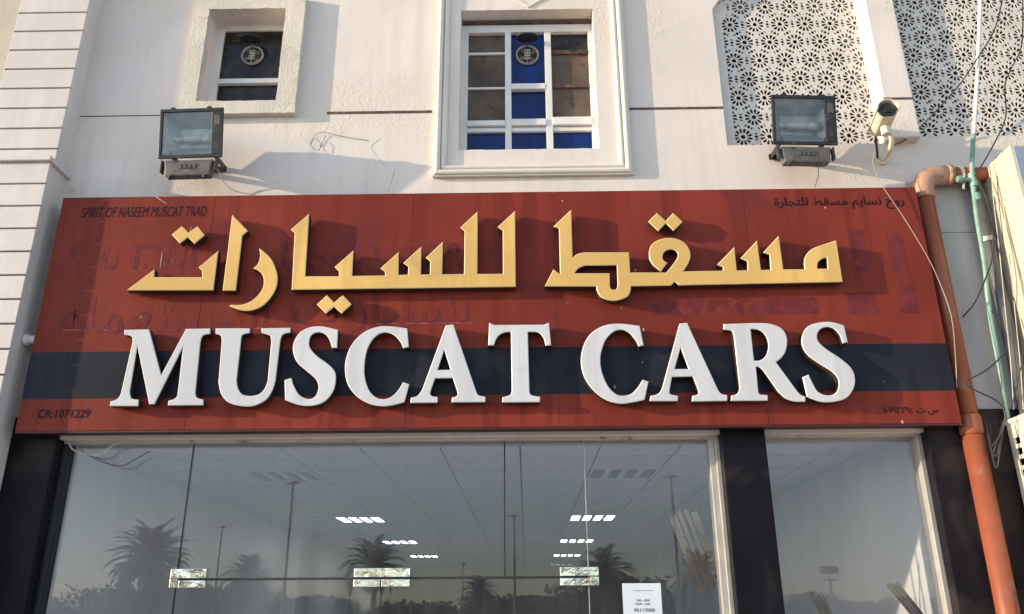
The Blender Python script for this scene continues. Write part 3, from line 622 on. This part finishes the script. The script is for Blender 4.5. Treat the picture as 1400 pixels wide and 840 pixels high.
# ------------------------------------------------------------------ floodlights
def floodlight(loc, rz, tilt, label, box_side):
    t = thing('floodlight', label, 'floodlight', loc, 'floodlights above the sign'); t.rotation_euler = (0, 0, rz)
    w, h, dp = .207, .162, .15
    Rm = Matrix.Rotation(tilt, 4, 'X')
    def P(name, mb, m, bevel=0, parent=t, smooth=False):
        me = mb.mesh(name); me.transform(Rm); return put(name, me, m, parent, (0, 0, 0), bevel, smooth)
    # housing: tapered shell, open at the front
    hs = MB(); f = [(-w,0,-h),(w,0,-h),(w,0,h),(-w,0,h)]; r = [(-w*.72,dp,-h*.55),(w*.72,dp,-h*.55),(w*.72,dp,h*.6),(-w*.72,dp,h*.6)]
    hs.add(f+r, [(7,6,5,4),(0,4,5,1),(1,5,6,2),(2,6,7,3),(3,7,4,0)])
    fi = [(x*.97, .004, zz*.96) for x, y, zz in f]; ri = [(x*.8, y-.05, zz*.7) for x, y, zz in r]
    hs.add(fi+ri, [(4,5,6,7),(0,1,5,4),(1,2,6,5),(2,3,7,6),(3,0,4,7)], 1)
    hs.add(f+fi, [(0,1,5,4),(1,2,6,5),(2,3,7,6),(3,0,4,7)])
    P('housing', hs, [BLACKM, REFLECT])
    gx = w*.66
    fr = MB(); e = .016
    fr.box(-w-.004, w+.004, -.016, .002, h-e, h+.006); fr.box(-w-.004, w+.004, -.016, .002, -h-.006, -h+e)
    fr.box(-w-.004, -w+e, -.016, .002, -h+e, h-e); fr.box(gx, w+.004, -.014, .002, -h+e, h-e)
    P('frame', fr, BLACKM, .003)
    P('label_strip', MB().box(gx+.016, w-.016, -.0155, -.0142, h*.30, h*.72), CASTM)
    P('glass', MB().box(-w+e, gx, -.008, -.004, -h+e, h-e), LAMPGLASS)
    bl = MB(); bl.tube([(-.10, .07, -.01), (-.07, .07, -.01), (.03, .07, -.01), (.06, .07, -.01)], [.008, .022, .022, .008], 10)
    P('bulb', bl, BULB, smooth=True)
    P('socket', MB().tube([(.05, .07, -.01), (.12, .07, -.01)], [.026, .03], 10).tube([(-.15, .07, -.01), (-.10, .07, -.01)], [.02, .012], 10), BULB, smooth=True)
    for sx in (-.62, .55): P('hinge', MB().box(w*sx-.012, w*sx+.012, -.012, .02, h+.006, h+.018), BLACKM)
    # ballast box
    bb = MB(); a = [(-.155,.02,-.125),(.145,.02,-.125),(.165,.02,-.005),(-.170,.02,-.005)]; b = [(-.15,.10,-.115),(.14,.10,-.115),(.15,.10,-.005),(-.16,.10,-.005)]
    off = Vector((0, .0, -h-.012)); bb.hexa([Vector(v)+off for v in a], [Vector(v)+off for v in b])
    me = bb.mesh('ballast_box'); put('ballast_box', me, CASTM, t, (0, 0, 0), .014)
    rib = MB(); 
    for k in range(4): rib.box(-.06+k*.03, -.042+k*.03, .014, .022, -h-.085, -h-.055)
    put('cast_mark', rib, CASTM, t, (0, 0, 0))
    br = MB()
    for sx in (-.185, .172):
        br.box(sx*.8, sx*.8+.008, .03, -loc[1]+YW, -h+.02, -h+.06); br.box(sx-.002, sx+.010, .02, .06, -h-.105, -h-.02)
    br.box(-.16, .15, -loc[1]+YW-.010, -loc[1]+YW, -h+.02, -h+.06)
    put('bracket', br, BLACKM, t, (0, 0, 0), .002)
    for sx in (-.12, .11): put('bolt', MB().tube([(sx, .035, -h-.130), (sx, .035, -h-.150)], .014, 8), BLACKM, t, (0, 0, 0))
    return t
c1 = at(262, 183, -.36); floodlight((c1.x, -.36, c1.z), math.radians(-2), math.radians(12), 'black floodlight with silvery reflector beside the small window', 0)
c2 = at(1099, 165, -.36); floodlight((c2.x, -.36, c2.z), math.radians(3), math.radians(12), 'black floodlight in front of the arched lattice screen', 0)

# ------------------------------------------------------------------ vent fans in the windows
def vent_fan(loc, r, label):
    t = thing('vent_fan', label, 'vent fan', loc, 'round vent fans in the window panes')
    n = 24; ring = MB()
    prof = [(r, 0), (r, -.018), (r*.93, -.024), (r*.85, -.012), (r*.85, 0)]
    ring.add([(q*math.cos(2*math.pi*k/n), y, q*math.sin(2*math.pi*k/n)) for k in range(n) for q, y in prof],
             [(k*5+j2, k*5+j2+1, ((k+1) % n)*5+j2+1, ((k+1) % n)*5+j2) for k in range(n) for j2 in range(4)])
    put('ring', ring, FANM, t, (0, 0, 0), smooth=True)
    put('duct', MB().tube([(0, .001, 0), (0, -.003, 0)], r*.86, 20), SEAL, t, (0, 0, 0))
    gr = MB()
    for k in range(4): gr.box(-r*.26, r*.26, -.02, -.012, -r*.5+k*r*.28, -r*.5+k*r*.28+r*.17)
    gr.box(-r*.04, r*.04, -.021, -.011, -r*.85, r*.9)
    bl_ = MB()
    for a in (0, 90, 180, 270):
        a = math.radians(a+35); d = Vector((math.cos(a), 0, math.sin(a))); e = Vector((-d.z, 0, d.x))
        bl_.add([d*r*.2-e*r*.12+Vector((0,-.004,0)), d*r*.8-e*r*.25+Vector((0,-.006,0)), d*r*.8+e*r*.25+Vector((0,-.010,0)), d*r*.2+e*r*.12+Vector((0,-.006,0))], [(0,1,2,3)])
    put('fan_blades', bl_, CASTM, t, (0, 0, 0))
    put('motor_grille', gr, FANM, t, (0, 0, 0))
    fl = MB(); pts = [(r*.95*math.cos(2*math.pi*k/20), -.03-r*.55+r*.75*math.sin(2*math.pi*k/20), r*1.15+.35*r*.3*math.sin(2*math.pi*k/20)) for k in range(20)]
    fl.add(pts+[(x, y, zz+.008) for x, y, zz in pts], [tuple(range(20)), tuple(range(39, 19, -1))]+[(k, (k+1) % 20, 20+(k+1) % 20, 20+k) for k in range(20)])
    put('flap', fl, BLACKM, t, (0, 0, 0))
    put('flap_stay', MB().tube([(0, -.02, r*.5), (0, -.05, r*1.12)], .004, 6), BLACKM, t, (0, 0, 0))
p = at(345.5, 77, yf+.015); vent_fan((p.x, yf+.016, p.z), .082, 'round vent fan with open flap in the small dark window')
p = at(721, 76, yl+.03); vent_fan((p.x, yl+.034, p.z), .085, 'round vent fan with open flap in the blue centre pane of the large window')

# ------------------------------------------------------------------ bullet camera
base = at(1205, 219, YW); pf = at(1213, 152, -.48); pr = at(1201, 180, -.26)
cam_t = thing('security_camera', 'cream bullet security camera on a curved wall arm beside the lattice screen', 'security camera', base)
ax = (pf-pr).normalized(); sx_ = ax.cross(Vector((0, 0, 1))).normalized(); uz = sx_.cross(ax)
def cyl_profile(c0, c1, prof, n=20, flat=0):
    d = c1-c0; rings = []
    for t_, r_ in prof: rings.append([c0+d*t_+(sx_*math.cos(2*math.pi*k/n)*r_*.98+uz*max(math.sin(2*math.pi*k/n), -.80)*r_*.92) for k in range(n)])
    mb = MB(); mb.add([v for rg in rings for v in rg], [(i*n+k, i*n+(k+1) % n, (i+1)*n+(k+1) % n, (i+1)*n+k) for i in range(len(prof)-1) for k in range(n)]+[tuple(range(n-1, -1, -1)), tuple((len(prof)-1)*n+k for k in range(n))])
    return mb
RB = .062
part('body', cyl_profile(pr, pf, [(0, RB*.85), (.05, RB), (.97, RB), (1.0, RB*.97)]), CAMW, cam_t)
part('lens_face', cyl_profile(pf, pf+ax*.012, [(0, RB*.90), (1, RB*.88)]), BLACKM, cam_t)
part('lens', cyl_profile(pf+ax*.013, pf+ax*.022, [(0, RB*.52), (.6, RB*.52), (1, RB*.40)]), DARKG, cam_t)
hd = MB(); n = 14
for (t0, t1) in ((-.02, 1.16),):
    a0, a1 = pr+(pf-pr)*t0, pr+(pf-pr)*t1
    arc = [(math.cos(math.pi*k/n)*RB*1.10, math.sin(math.pi*k/n)*RB*1.10) for k in range(n+1)]
    v = [a0+sx_*x+uz*y for x, y in arc]+[a1+sx_*x+uz*y for x, y in arc]+[a0+sx_*x*.93+uz*y*.93 for x, y in arc]+[a1+sx_*x*.93+uz*y*.93 for x, y in arc]
    N = n+1
    hd.add(v, [(k, k+1, N+k+1, N+k) for k in range(n)]+[(2*N+k, 3*N+k, 3*N+k+1, 2*N+k+1) for k in range(n)]+[(N+k, N+k+1, 3*N+k+1, 3*N+k) for k in range(n)]+[(0, N, 3*N, 2*N), (n, 2*N+n, 3*N+n, N+n)])
part('sun_hood', hd, CAMW, cam_t)
mid = pr+(pf-pr)*.55-uz*RB
q1 = at(1216, 178, -.36); q2 = at(1219, 196, -.30); q3 = at(1213, 212, -.20)
part('arm', MB().tube(catmull([mid, q1, q2, q3, base+Vector((0, -.01, 0))], 6), .017, 10), CAMW, cam_t, smooth=True)
part('joint_knuckle', MB().tube([mid+uz*.01, mid-uz*.05], .028, 10), CAMW, cam_t, bevel=.004)
part('base_plate', MB().tube([base+Vector((0, .004, 0)), base+Vector((0, -.018, 0))], .042, 14), CAMW, cam_t, bevel=.003)

# ------------------------------------------------------------------ pipes on the right
PX, PY, PR = 2.618, -0.170, 0.056
zel = at(1300, 240, PY).z
dp_ = thing('drain_pipe', 'terracotta orange plastic drain pipe with elbow running down beside the sign', 'drain pipe', (PX, PY, 0.14))
part('pipe', MB().tube([(PX, PY, .14), (PX, PY, 2.82)], PR+.003, 20), PVC, dp_, smooth=True)
part('coupling', MB().tube([(PX, PY, 2.82), (PX, PY, 2.835), (PX, PY, 2.93), (PX, PY, 2.945)], [PR, PR+.010, PR+.010, PR], 20), PVC, dp_, smooth=True)
part('pipe', MB().tube([(PX, PY, 2.90), (PX, PY, zel-.14)], PR-.001, 20), PVC, dp_, smooth=True)
arc = [(PX+.11-.11*math.cos(a), PY, zel-.11+.11*math.sin(a)) for a in [math.pi/2*k/8 for k in range(9)]]
part('elbow', MB().tube([(PX, PY, zel-.17)]+arc+[(PX+.17, PY, zel)], [PR+.009]*11, 20), PVCOLD, dp_, smooth=True)
part('collar', MB().tube([(PX+.165, PY, zel), (PX+.20, PY, zel)], PR+.013, 20), PVCOLD, dp_, smooth=True)
part('pipe', MB().tube([(PX+.15, PY, zel), (PX+.62, PY, zel)], PR-.003, 20), PVC, dp_, smooth=True)
part('clamp', MB().tube([(PX+.245, PY, zel), (PX+.265, PY, zel)], PR+.004, 20).tube([(PX+.26, PY-.055, zel-.02), (PX+.235, PY-.05, zel-.13)], .008, 6), ALU, dp_)
# white-green riser
gp = thing('water_riser_pipe', 'thin water pipe, white above and green below, crossing the large lattice screen', 'pipe', tuple(at(1372, 560, -.20)))
wp = [at(1341, -20, -.24), at(1338, 60, -.24), at(1335, 130, -.24), at(1331, 186, -.235)]
part('pipe', MB().tube(catmull(wp, 4), .0125, 10), WHITEP, gp, smooth=True)
wg = [at(1331, 184, -.235), at(1329, 225, -.235), at(1330, 248, -.235), at(1336, 300, -.235), at(1346, 360, -.23), at(1352, 420, -.20), at(1366, 500, -.18), at(1378, 575, -.16)]
part('pipe', MB().tube(catmull(wg, 5), .015, 10), GREENP, gp, smooth=True)
v0 = at(1330, 246, -.236)
part('valve', MB().tube([v0+Vector((0, 0, .045)), v0-Vector((0, 0, .05))], .024, 12).tube([v0, v0+Vector((-.075, -.01, 0))], .014, 10).tube([v0+Vector((-.075, -.01, 0)), v0+Vector((-.105, -.01, 0))], .022, 10), GREENP, gp, bevel=.003)
part('coupling', MB().tube([v0-Vector((0, 0, .10)), v0-Vector((0, 0, .15))], .021, 12), GREENP, gp)
gd = thing('grey_duct', 'dark grey vertical cable duct against the cream sign box', 'duct', (2.96, -.16, 2.9))
part('duct', MB().tube([(2.965, -.165, 2.86), (2.965, -.165, 4.50)], .040, 14), GREYP, gd, smooth=True)
part('duct_strap', MB().tube([(2.965, -.165, 4.06), (2.965, -.165, 4.09)], .044, 14), ALU, gd)
ps = at(40, 463, -.22)
st_ = thing('conduit_stub', 'short grey conduit stub between the slatted column and the sign', 'conduit', (-3.07, -.2, ps.z))
part('pipe', MB().tube([(-3.08, -.2, ps.z), (-2.97, -.2, ps.z)], .026, 14), WHITEP, st_, smooth=True)
part('collar', MB().tube([(-3.07, -.2, ps.z), (-3.045, -.2, ps.z)], .036, 14), WHITEP, st_)

# ------------------------------------------------------------------ neighbour's box and air conditioner
nb = thing('projecting_sign_box', 'cream-sided sign box with blue-grey front on the neighbouring shop', 'sign box', (3.5, -.3, 2.96))
part('box', MB().box(3.035, 5.0, -.49, -.101, 2.97, 4.575), CREAM, nb, bevel=.006)
part('front', MB().box(3.05, 4.98, -.502, -.4905, 2.99, 4.555), BOXBLUE, nb)
AX0, AY0, AY1, AZ0, AZ1 = 2.845, -.80, -.14, 2.02, 2.885
ac = thing('air_conditioner', 'cream air conditioner casing with rows of square vent holes beside the drain pipe', 'air conditioner', (3.2, -.45, AZ0))
holes = []
for k in range(13):
    if k == 6: continue
    zz = AZ1-.085-k*.062
    for c_ in range(4):
        y0 = AY1-.045-c_*.095
        holes.append([(y0-.058, zz-.038), (y0, zz-.038), (y0, zz), (y0-.058, zz)])
sl = slab([(AY0, AZ0), (AY1, AZ0), (AY1, AZ1), (AY0, AZ1)], holes, 0, .012)
me = sl.mesh('side_grille'); me.transform(Matrix(((0,1,0,AX0),(1,0,0,0),(0,0,1,0),(0,0,0,1)))); me.flip_normals()
part('side_grille', me, ACW, ac)
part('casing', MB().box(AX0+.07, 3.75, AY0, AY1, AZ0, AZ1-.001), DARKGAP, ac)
part('top_cover', MB().box(AX0-.008, 3.76, AY0-.01, AY1+.005, AZ1, AZ1+.028), ACW, ac, bevel=.006)
part('front_panel', MB().box(AX0+.0, 3.76, AY0-.022, AY0-.001, AZ0, AZ1-.001), ACW, ac, bevel=.006)
part('wall_bracket', MB().box(AX0+.05, AX0+.09, AY0+.05, YW, AZ0-.04, AZ0-.001).box(3.6, 3.64, AY0+.05, YW, AZ0-.04, AZ0-.001), GREYP, ac)

# ------------------------------------------------------------------ cables
def cable(label, pts, r, m, group=None):
    P = catmull([at(*p) for p in pts], 8)
    mb = MB().tube(P, r, 6); o = put('cable', mb, m); tag(o, label, 'cable', group); return o
cable('black cable slanting across the large lattice screen to the security camera', [(1372, -8, -.2), (1360, 40, -.2), (1335, 82, -.26), (1310, 118, -.22), (1272, 160, -.2), (1240, 190, -.15), (1221, 200, -.13), (1208, 218, -.115)], .0045, WIREB)
cable('black cable hanging in a wavy line over the large lattice screen by the blue-fronted box', [(1398, -8, -.2), (1397, 60, -.2), (1382, 95, -.2), (1374, 118, -.2), (1375, 160, -.2), (1360, 195, -.22), (1340, 230, -.26), (1333, 240, -.262)], .0045, WIREB)
cable('black cable looping from the riser valve down behind the drain pipe', [(1333, 240, -.262), (1347, 268, -.29), (1357, 310, -.3), (1357, 350, -.3), (1346, 385, -.28), (1332, 415, -.22), (1316, 434, -.15)], .005, WIREB)
cable('pale thin cable hanging from the security camera across the red sign', [(1197, 205, -.3), (1194, 225, -.28), (1207, 255, -.29), (1237, 300, -.275), (1270, 355, -.265), (1290, 400, -.27), (1302, 440, -.26), (1307, 500, -.255), (1308, 530, -.23)], .0028, WIREG)
cable('short black lead dropping from the security camera body to its base', [(1196, 178, -.28), (1198, 195, -.24), (1200, 216, -.13)], .008, WIREB)
cable('black cable bulging round the drain pipe beside the navy stripe', [(1356, 425, -.25), (1373, 450, -.25), (1374, 480, -.25), (1350, 505, -.28), (1322, 522, -.29), (1330, 532, -.29), (1362, 548, -.28), (1374, 565, -.28), (1370, 590, -.26), (1357, 610, -.25)], .005, WIREB)
cable('thin loose wire under the floodlight by the arched screen', [(1117, 222, -.25), (1119, 238, -.2), (1114, 256, -.14)], .0025, WIREB)
for k, (dx, lb) in enumerate(((0, 'thin wire strung down the cream box side, closest to the grey duct'), (7, 'thin wire strung down the middle of the cream box side'), (13, 'thin wire strung down the cream box side, closest to its front edge'))):
    cable(lb, [(1355+dx, 222-dx, -.30), (1358+dx, 270, -.30), (1366+dx, 340, -.31), (1374+dx, 420, -.31), (1382+dx, 500, -.31), (1386+dx, 560, -.3)], .0025, WIREB if k % 2 else WIREW, 'wires on the cream box')
cable('dark wire zigzagging across the cream box side above the air conditioner', [(1345, 300, -.3), (1362, 330, -.32), (1376, 380, -.33), (1392, 430, -.34), (1398, 480, -.34), (1392, 520, -.33), (1382, 560, -.30)], .003, WIREB)
for k, lb in enumerate(('black wire tangled between drain pipe and air conditioner, sagging lowest', 'black wire tangled between drain pipe and air conditioner, sagging in the middle', 'black wire tangled between drain pipe and air conditioner, sagging least')):
    cable(lb, [(1345+k*4, 572+k*4, -.2), (1352+k*2, 600+k*9, -.22), (1362, 640-k*16, -.24), (1368, 610-k*10, -.25), (1372, 575, -.24)], .0045, WIREB, 'wires tangled by the air conditioner')
cable('white wire sagging under the sign in front of the shop glass', [(93, 602, -.07), (100, 615, -.07), (122, 622, -.07), (140, 620, -.07), (155, 609, -.075), (182, 601, -.08)], .0045, WIREW)
cable('grey wire drooping across the top of the shop glass', [(118, 619, -.065), (135, 630, -.06), (165, 637, -.06), (185, 628, -.06), (205, 617, -.06)], .003, GREYP)
cable('thin bent wire with a loop sticking out of the plaster by the large window', [(425, 197, -.115), (431, 190, -.12), (438, 196, -.12), (436, 205, -.12), (428, 203, -.12), (425, 195, -.12), (438, 181, -.12), (470, 187, -.115), (504, 192, -.103)], .0016, WIREB)
cable('frayed wire end at the foot of the floodlight by the small window', [(298, 232, -.2), (304, 246, -.16), (318, 260, -.13), (345, 266, -.12)], .004, WIREW)

# ------------------------------------------------------------------ notice on the glass
a, b, c, d = pxr(852.5, 797.5, 903, 840, -.010)
nt_ = thing('paper_notice', 'white paper notice with opening hours and phone number taped to the glass', 'notice', ((a+b)/2, -.010, d-.30))
part('sheet', MB().box(a, b, -.0100, -.0085, d-.297, d), PAPER, nt_)
def ntext(body, px0, py0, px1, py1): 
    x0, x1, z0, z1 = pxr(px0, py0, px1, py1, -.010); flat_text('print', body, (x0, x1, z0, z1), -.0106, INK, nt_, 0.01)
ntext('1:00 - 8:00', 870, 819.5, 888, 822.5); ntext('10:00 - 8:00', 869, 824.5, 889, 827.5); ntext('95117000', 867, 832, 895, 837)
part('print', MB().box(*pxr(866, 807.5, 893, 808.2, -.010)[:2], -.0106, -.0101, *pxr(866, 807.5, 893, 808.2, -.010)[2:]), INK, nt_)

# ------------------------------------------------------------------ strips leaning inside the glass
def strips(label, ends, n, w, Y0=.30, Y1=.12):
    (x0, y0), (x1, y1) = ends; p0, p1 = at(x0, y0, Y1), at(x1, y1, Y0)
    d = (p1-p0).normalized(); p1 = p0+d*(p1-p0).length; e = Vector((0, 1, 0)).cross(d).normalized()*-1
    t = thing('strip_bundle', label, 'metal strips', tuple(p1), 'strips leaning behind the glass')
    for k in range(n):
        o = e*w*1.02*(k-(n-1)/2)+d*random.uniform(-.04, .04); hw = e*w/2*(1.0 if k in (0, n-1) else .55); th = Vector((0, .012, 0))
        q = [p0+o-hw, p0+o+hw, p1+o+hw, p1+o-hw]
        part('strip', MB().add([v for v in q]+[v+th for v in q], [(0,1,2,3),(7,6,5,4),(0,4,5,1),(1,5,6,2),(2,6,7,3),(3,7,4,0)]), STRIPM, t)
strips('bundle of beige metal strips leaning behind the glass beside the silver side frame', ((934, 702), (975, 808)), 4, .042)
strips('three thin strips standing in for a reflection low in the narrow right-hand shop window', ((1118, 815), (1150, 880)), 3, .022)  # added strips in place of a mirrored shape
strips('strips standing in for a reflection low behind the narrow window beside its peeling white frame', ((1222, 800), (1262, 850)), 3, .022)  # also added to stand for something mirrored in the pane

# ------------------------------------------------------------------ what the glass mirrors: palms, lamp posts, hedge and hills behind the viewer
def palm(px, py, dist, R, label, nf=64):
    c = mirror(px, py, dist); t = thing('palm_tree', label, 'palm tree', (c.x, c.y, 0), 'date palms across the car park')
    tr = []; lean = random.uniform(-.03, .03)
    rs = []; H = c.z
    for k in range(13): u = k/12; tr.append((c.x+lean*H*(1-u)**2*3, c.y, H*u)); rs.append(.26*(1-.35*u)*(1+.10*(k % 2)) if k < 11 else .30)
    part('trunk', MB().tube(tr, rs, 10), TRUNK, t)
    mb = MB()
    for i in range(nf):
        az = 2.399*i+random.uniform(-.2, .2); e0 = math.radians(86-112*(i/nf)**.9+random.uniform(-6, 6)); L = R*random.uniform(.9, 1.15)
        p = c+Vector((0, 0, .1)); hd_ = Vector((math.cos(az), math.sin(az), 0)); pts = [p.copy()]; e = e0; steps = 9
        for k in range(steps):
            e -= math.radians(2.5+k*1.1)*(1 if e > -1.2 else .2); p = p+(hd_*math.cos(e)+Vector((0, 0, math.sin(e))))*(L/steps); pts.append(p.copy())
        mb.tube(pts, [.03-.0026*k for k in range(len(pts))], 3)
        side_ = Vector((-hd_.y, hd_.x, 0))
        for k in range(1, steps):
            for q in range(3):
                b0 = pts[k].lerp(pts[k+1], q/3); tn = (pts[k+1]-pts[k]).normalized(); upv = side_.cross(tn)
                ll = L*.20*math.sin(math.pi*min(1, (k+q/3)/steps*.85+.12))
                for sg in (-1, 1):
                    dv = (side_*sg*.75+tn*.65-upv*random.uniform(-.1, .35)).normalized()
                    mb.add([b0-tn*.05, b0+tn*.06, b0+dv*ll*.7+tn*.05, b0+dv*ll, b0+dv*ll*.6-tn*.04], [(0, 1, 2, 3, 4)])
    part('crown', mb, FROND, t); return t
palm(206, 768, 40, 2.35, 'tall date palm mirrored in the glass behind the left door fitting', 72)
palm(512, 778, 58, 2.6, 'date palm mirrored in the glass above the middle door fitting')
palm(340, 795, 66, 2.5, 'date palm mirrored between the left and middle door fittings')
palm(828, 785, 62, 2.4, 'date palm mirrored beside the paper notice')
palm(955, 792, 60, 2.4, 'date palm mirrored behind the leaning beige strips')
palm(166, 832, 75, 2.2, 'small date palm mirrored low in the glass by the left black pillar')
palm(655, 812, 90, 2.2, 'small distant date palm mirrored between the middle and right door fittings')
def lamp_post(px, py, dist, label, arm=1):
    c = mirror(px, py, dist); t = thing('street_lamp', label, 'street lamp', (c.x, c.y, 0), 'street lamps across the car park')
    part('pole', MB().tube([(c.x, c.y, 0), (c.x, c.y, c.z)], [.13, .07], 10), POLE, t)
    part('arm', MB().tube([(c.x, c.y, c.z-.05), (c.x-.5*arm, c.y, c.z+.02)], .04, 8), POLE, t)
    part('lamp_head', MB().hexa([(c.x-.15, c.y-.16, c.z-.03), (c.x+.35, c.y-.16, c.z-.03), (c.x+.30, c.y-.16, c.z+.12), (c.x-.1, c.y-.16, c.z+.12)], [(c.x-.15, c.y+.16, c.z-.03), (c.x+.35, c.y+.16, c.z-.03), (c.x+.30, c.y+.16, c.z+.12), (c.x-.1, c.y+.16, c.z+.12)]), POLE, t, bevel=.02)
lamp_post(401, 661, 48, 'tallest street lamp mirrored left of the middle door fitting')
lamp_post(304, 721, 74, 'street lamp mirrored just right of the left door fitting')
lamp_post(703, 706, 66, 'street lamp mirrored beside the centre glass joint')
lamp_post(917, 652, 46, 'street lamp mirrored in the pane beside the leaning beige strips')
lamp_post(633, 771, 120, 'faint distant street lamp mirrored left of the centre glass joint')
# solar lamp with panel
c = mirror(1134, 784, 40); t = thing('solar_lamp', 'lamp with flat panel on top mirrored in the narrow right-hand window', 'lamp', (c.x, c.y, 0))
part('pole', MB().tube([(c.x-.2, c.y, 0), (c.x, c.y, c.z)], .07, 8), POLE, t)
part('panel', MB().box(c.x-.42, c.x+.42, c.y-.25, c.y+.25, c.z, c.z+.35), GREYP, t, bevel=.02)
part('lamp_bar', MB().box(c.x-.45, c.x+.45, c.y-.1, c.y+.1, c.z-.36, c.z-.28), POLE, t)
# hill ridge and hedge mass
mb = MB(); N = 90; rows = [[], [], []]
for i in range(N+1):
    x = -150+300*i/N; h = 4.2+1.2*math.sin(x*.031+1)+1.5*math.sin(x*.083)+.8*math.sin(x*.27+2)
    rows[0].append((x, -165, -1)); rows[1].append((x, -185, max(h, 3))); rows[2].append((x, -230, -1))
mb.add(rows[0]+rows[1]+rows[2], [(r*(N+1)+i, r*(N+1)+i+1, (r+1)*(N+1)+i+1, (r+1)*(N+1)+i) for r in range(2) for i in range(N)])
structure(put('hills', mb, HILL))
mb = MB()
for i in range(520):
    x = random.uniform(-75, 75); y = random.uniform(-106, -92); hh = random.uniform(2.2, 4.8)+1.2*math.sin(x*.11)
    for k in range(90):
        a = random.uniform(0, 6.283); rr = random.uniform(.2, 1.9)*1.0; q = Vector((x+math.cos(a)*rr, y+math.sin(a)*rr*.7, random.uniform(0.1, 1)**.8*hh))
        d1 = Vector((random.uniform(-1, 1), random.uniform(-.4, .4), random.uniform(-1, 1))).normalized()*random.uniform(.14, .42); d2 = d1.orthogonal().normalized()*random.uniform(.10, .28)
        mb.add([q-d1, q+d2, q+d1, q-d2], [(0, 1, 2, 3)])
tag(put('tree_line', mb, LEAFM), 'dark mass of far trees mirrored along the bottom of the glass', 'tree line', kind='stuff')
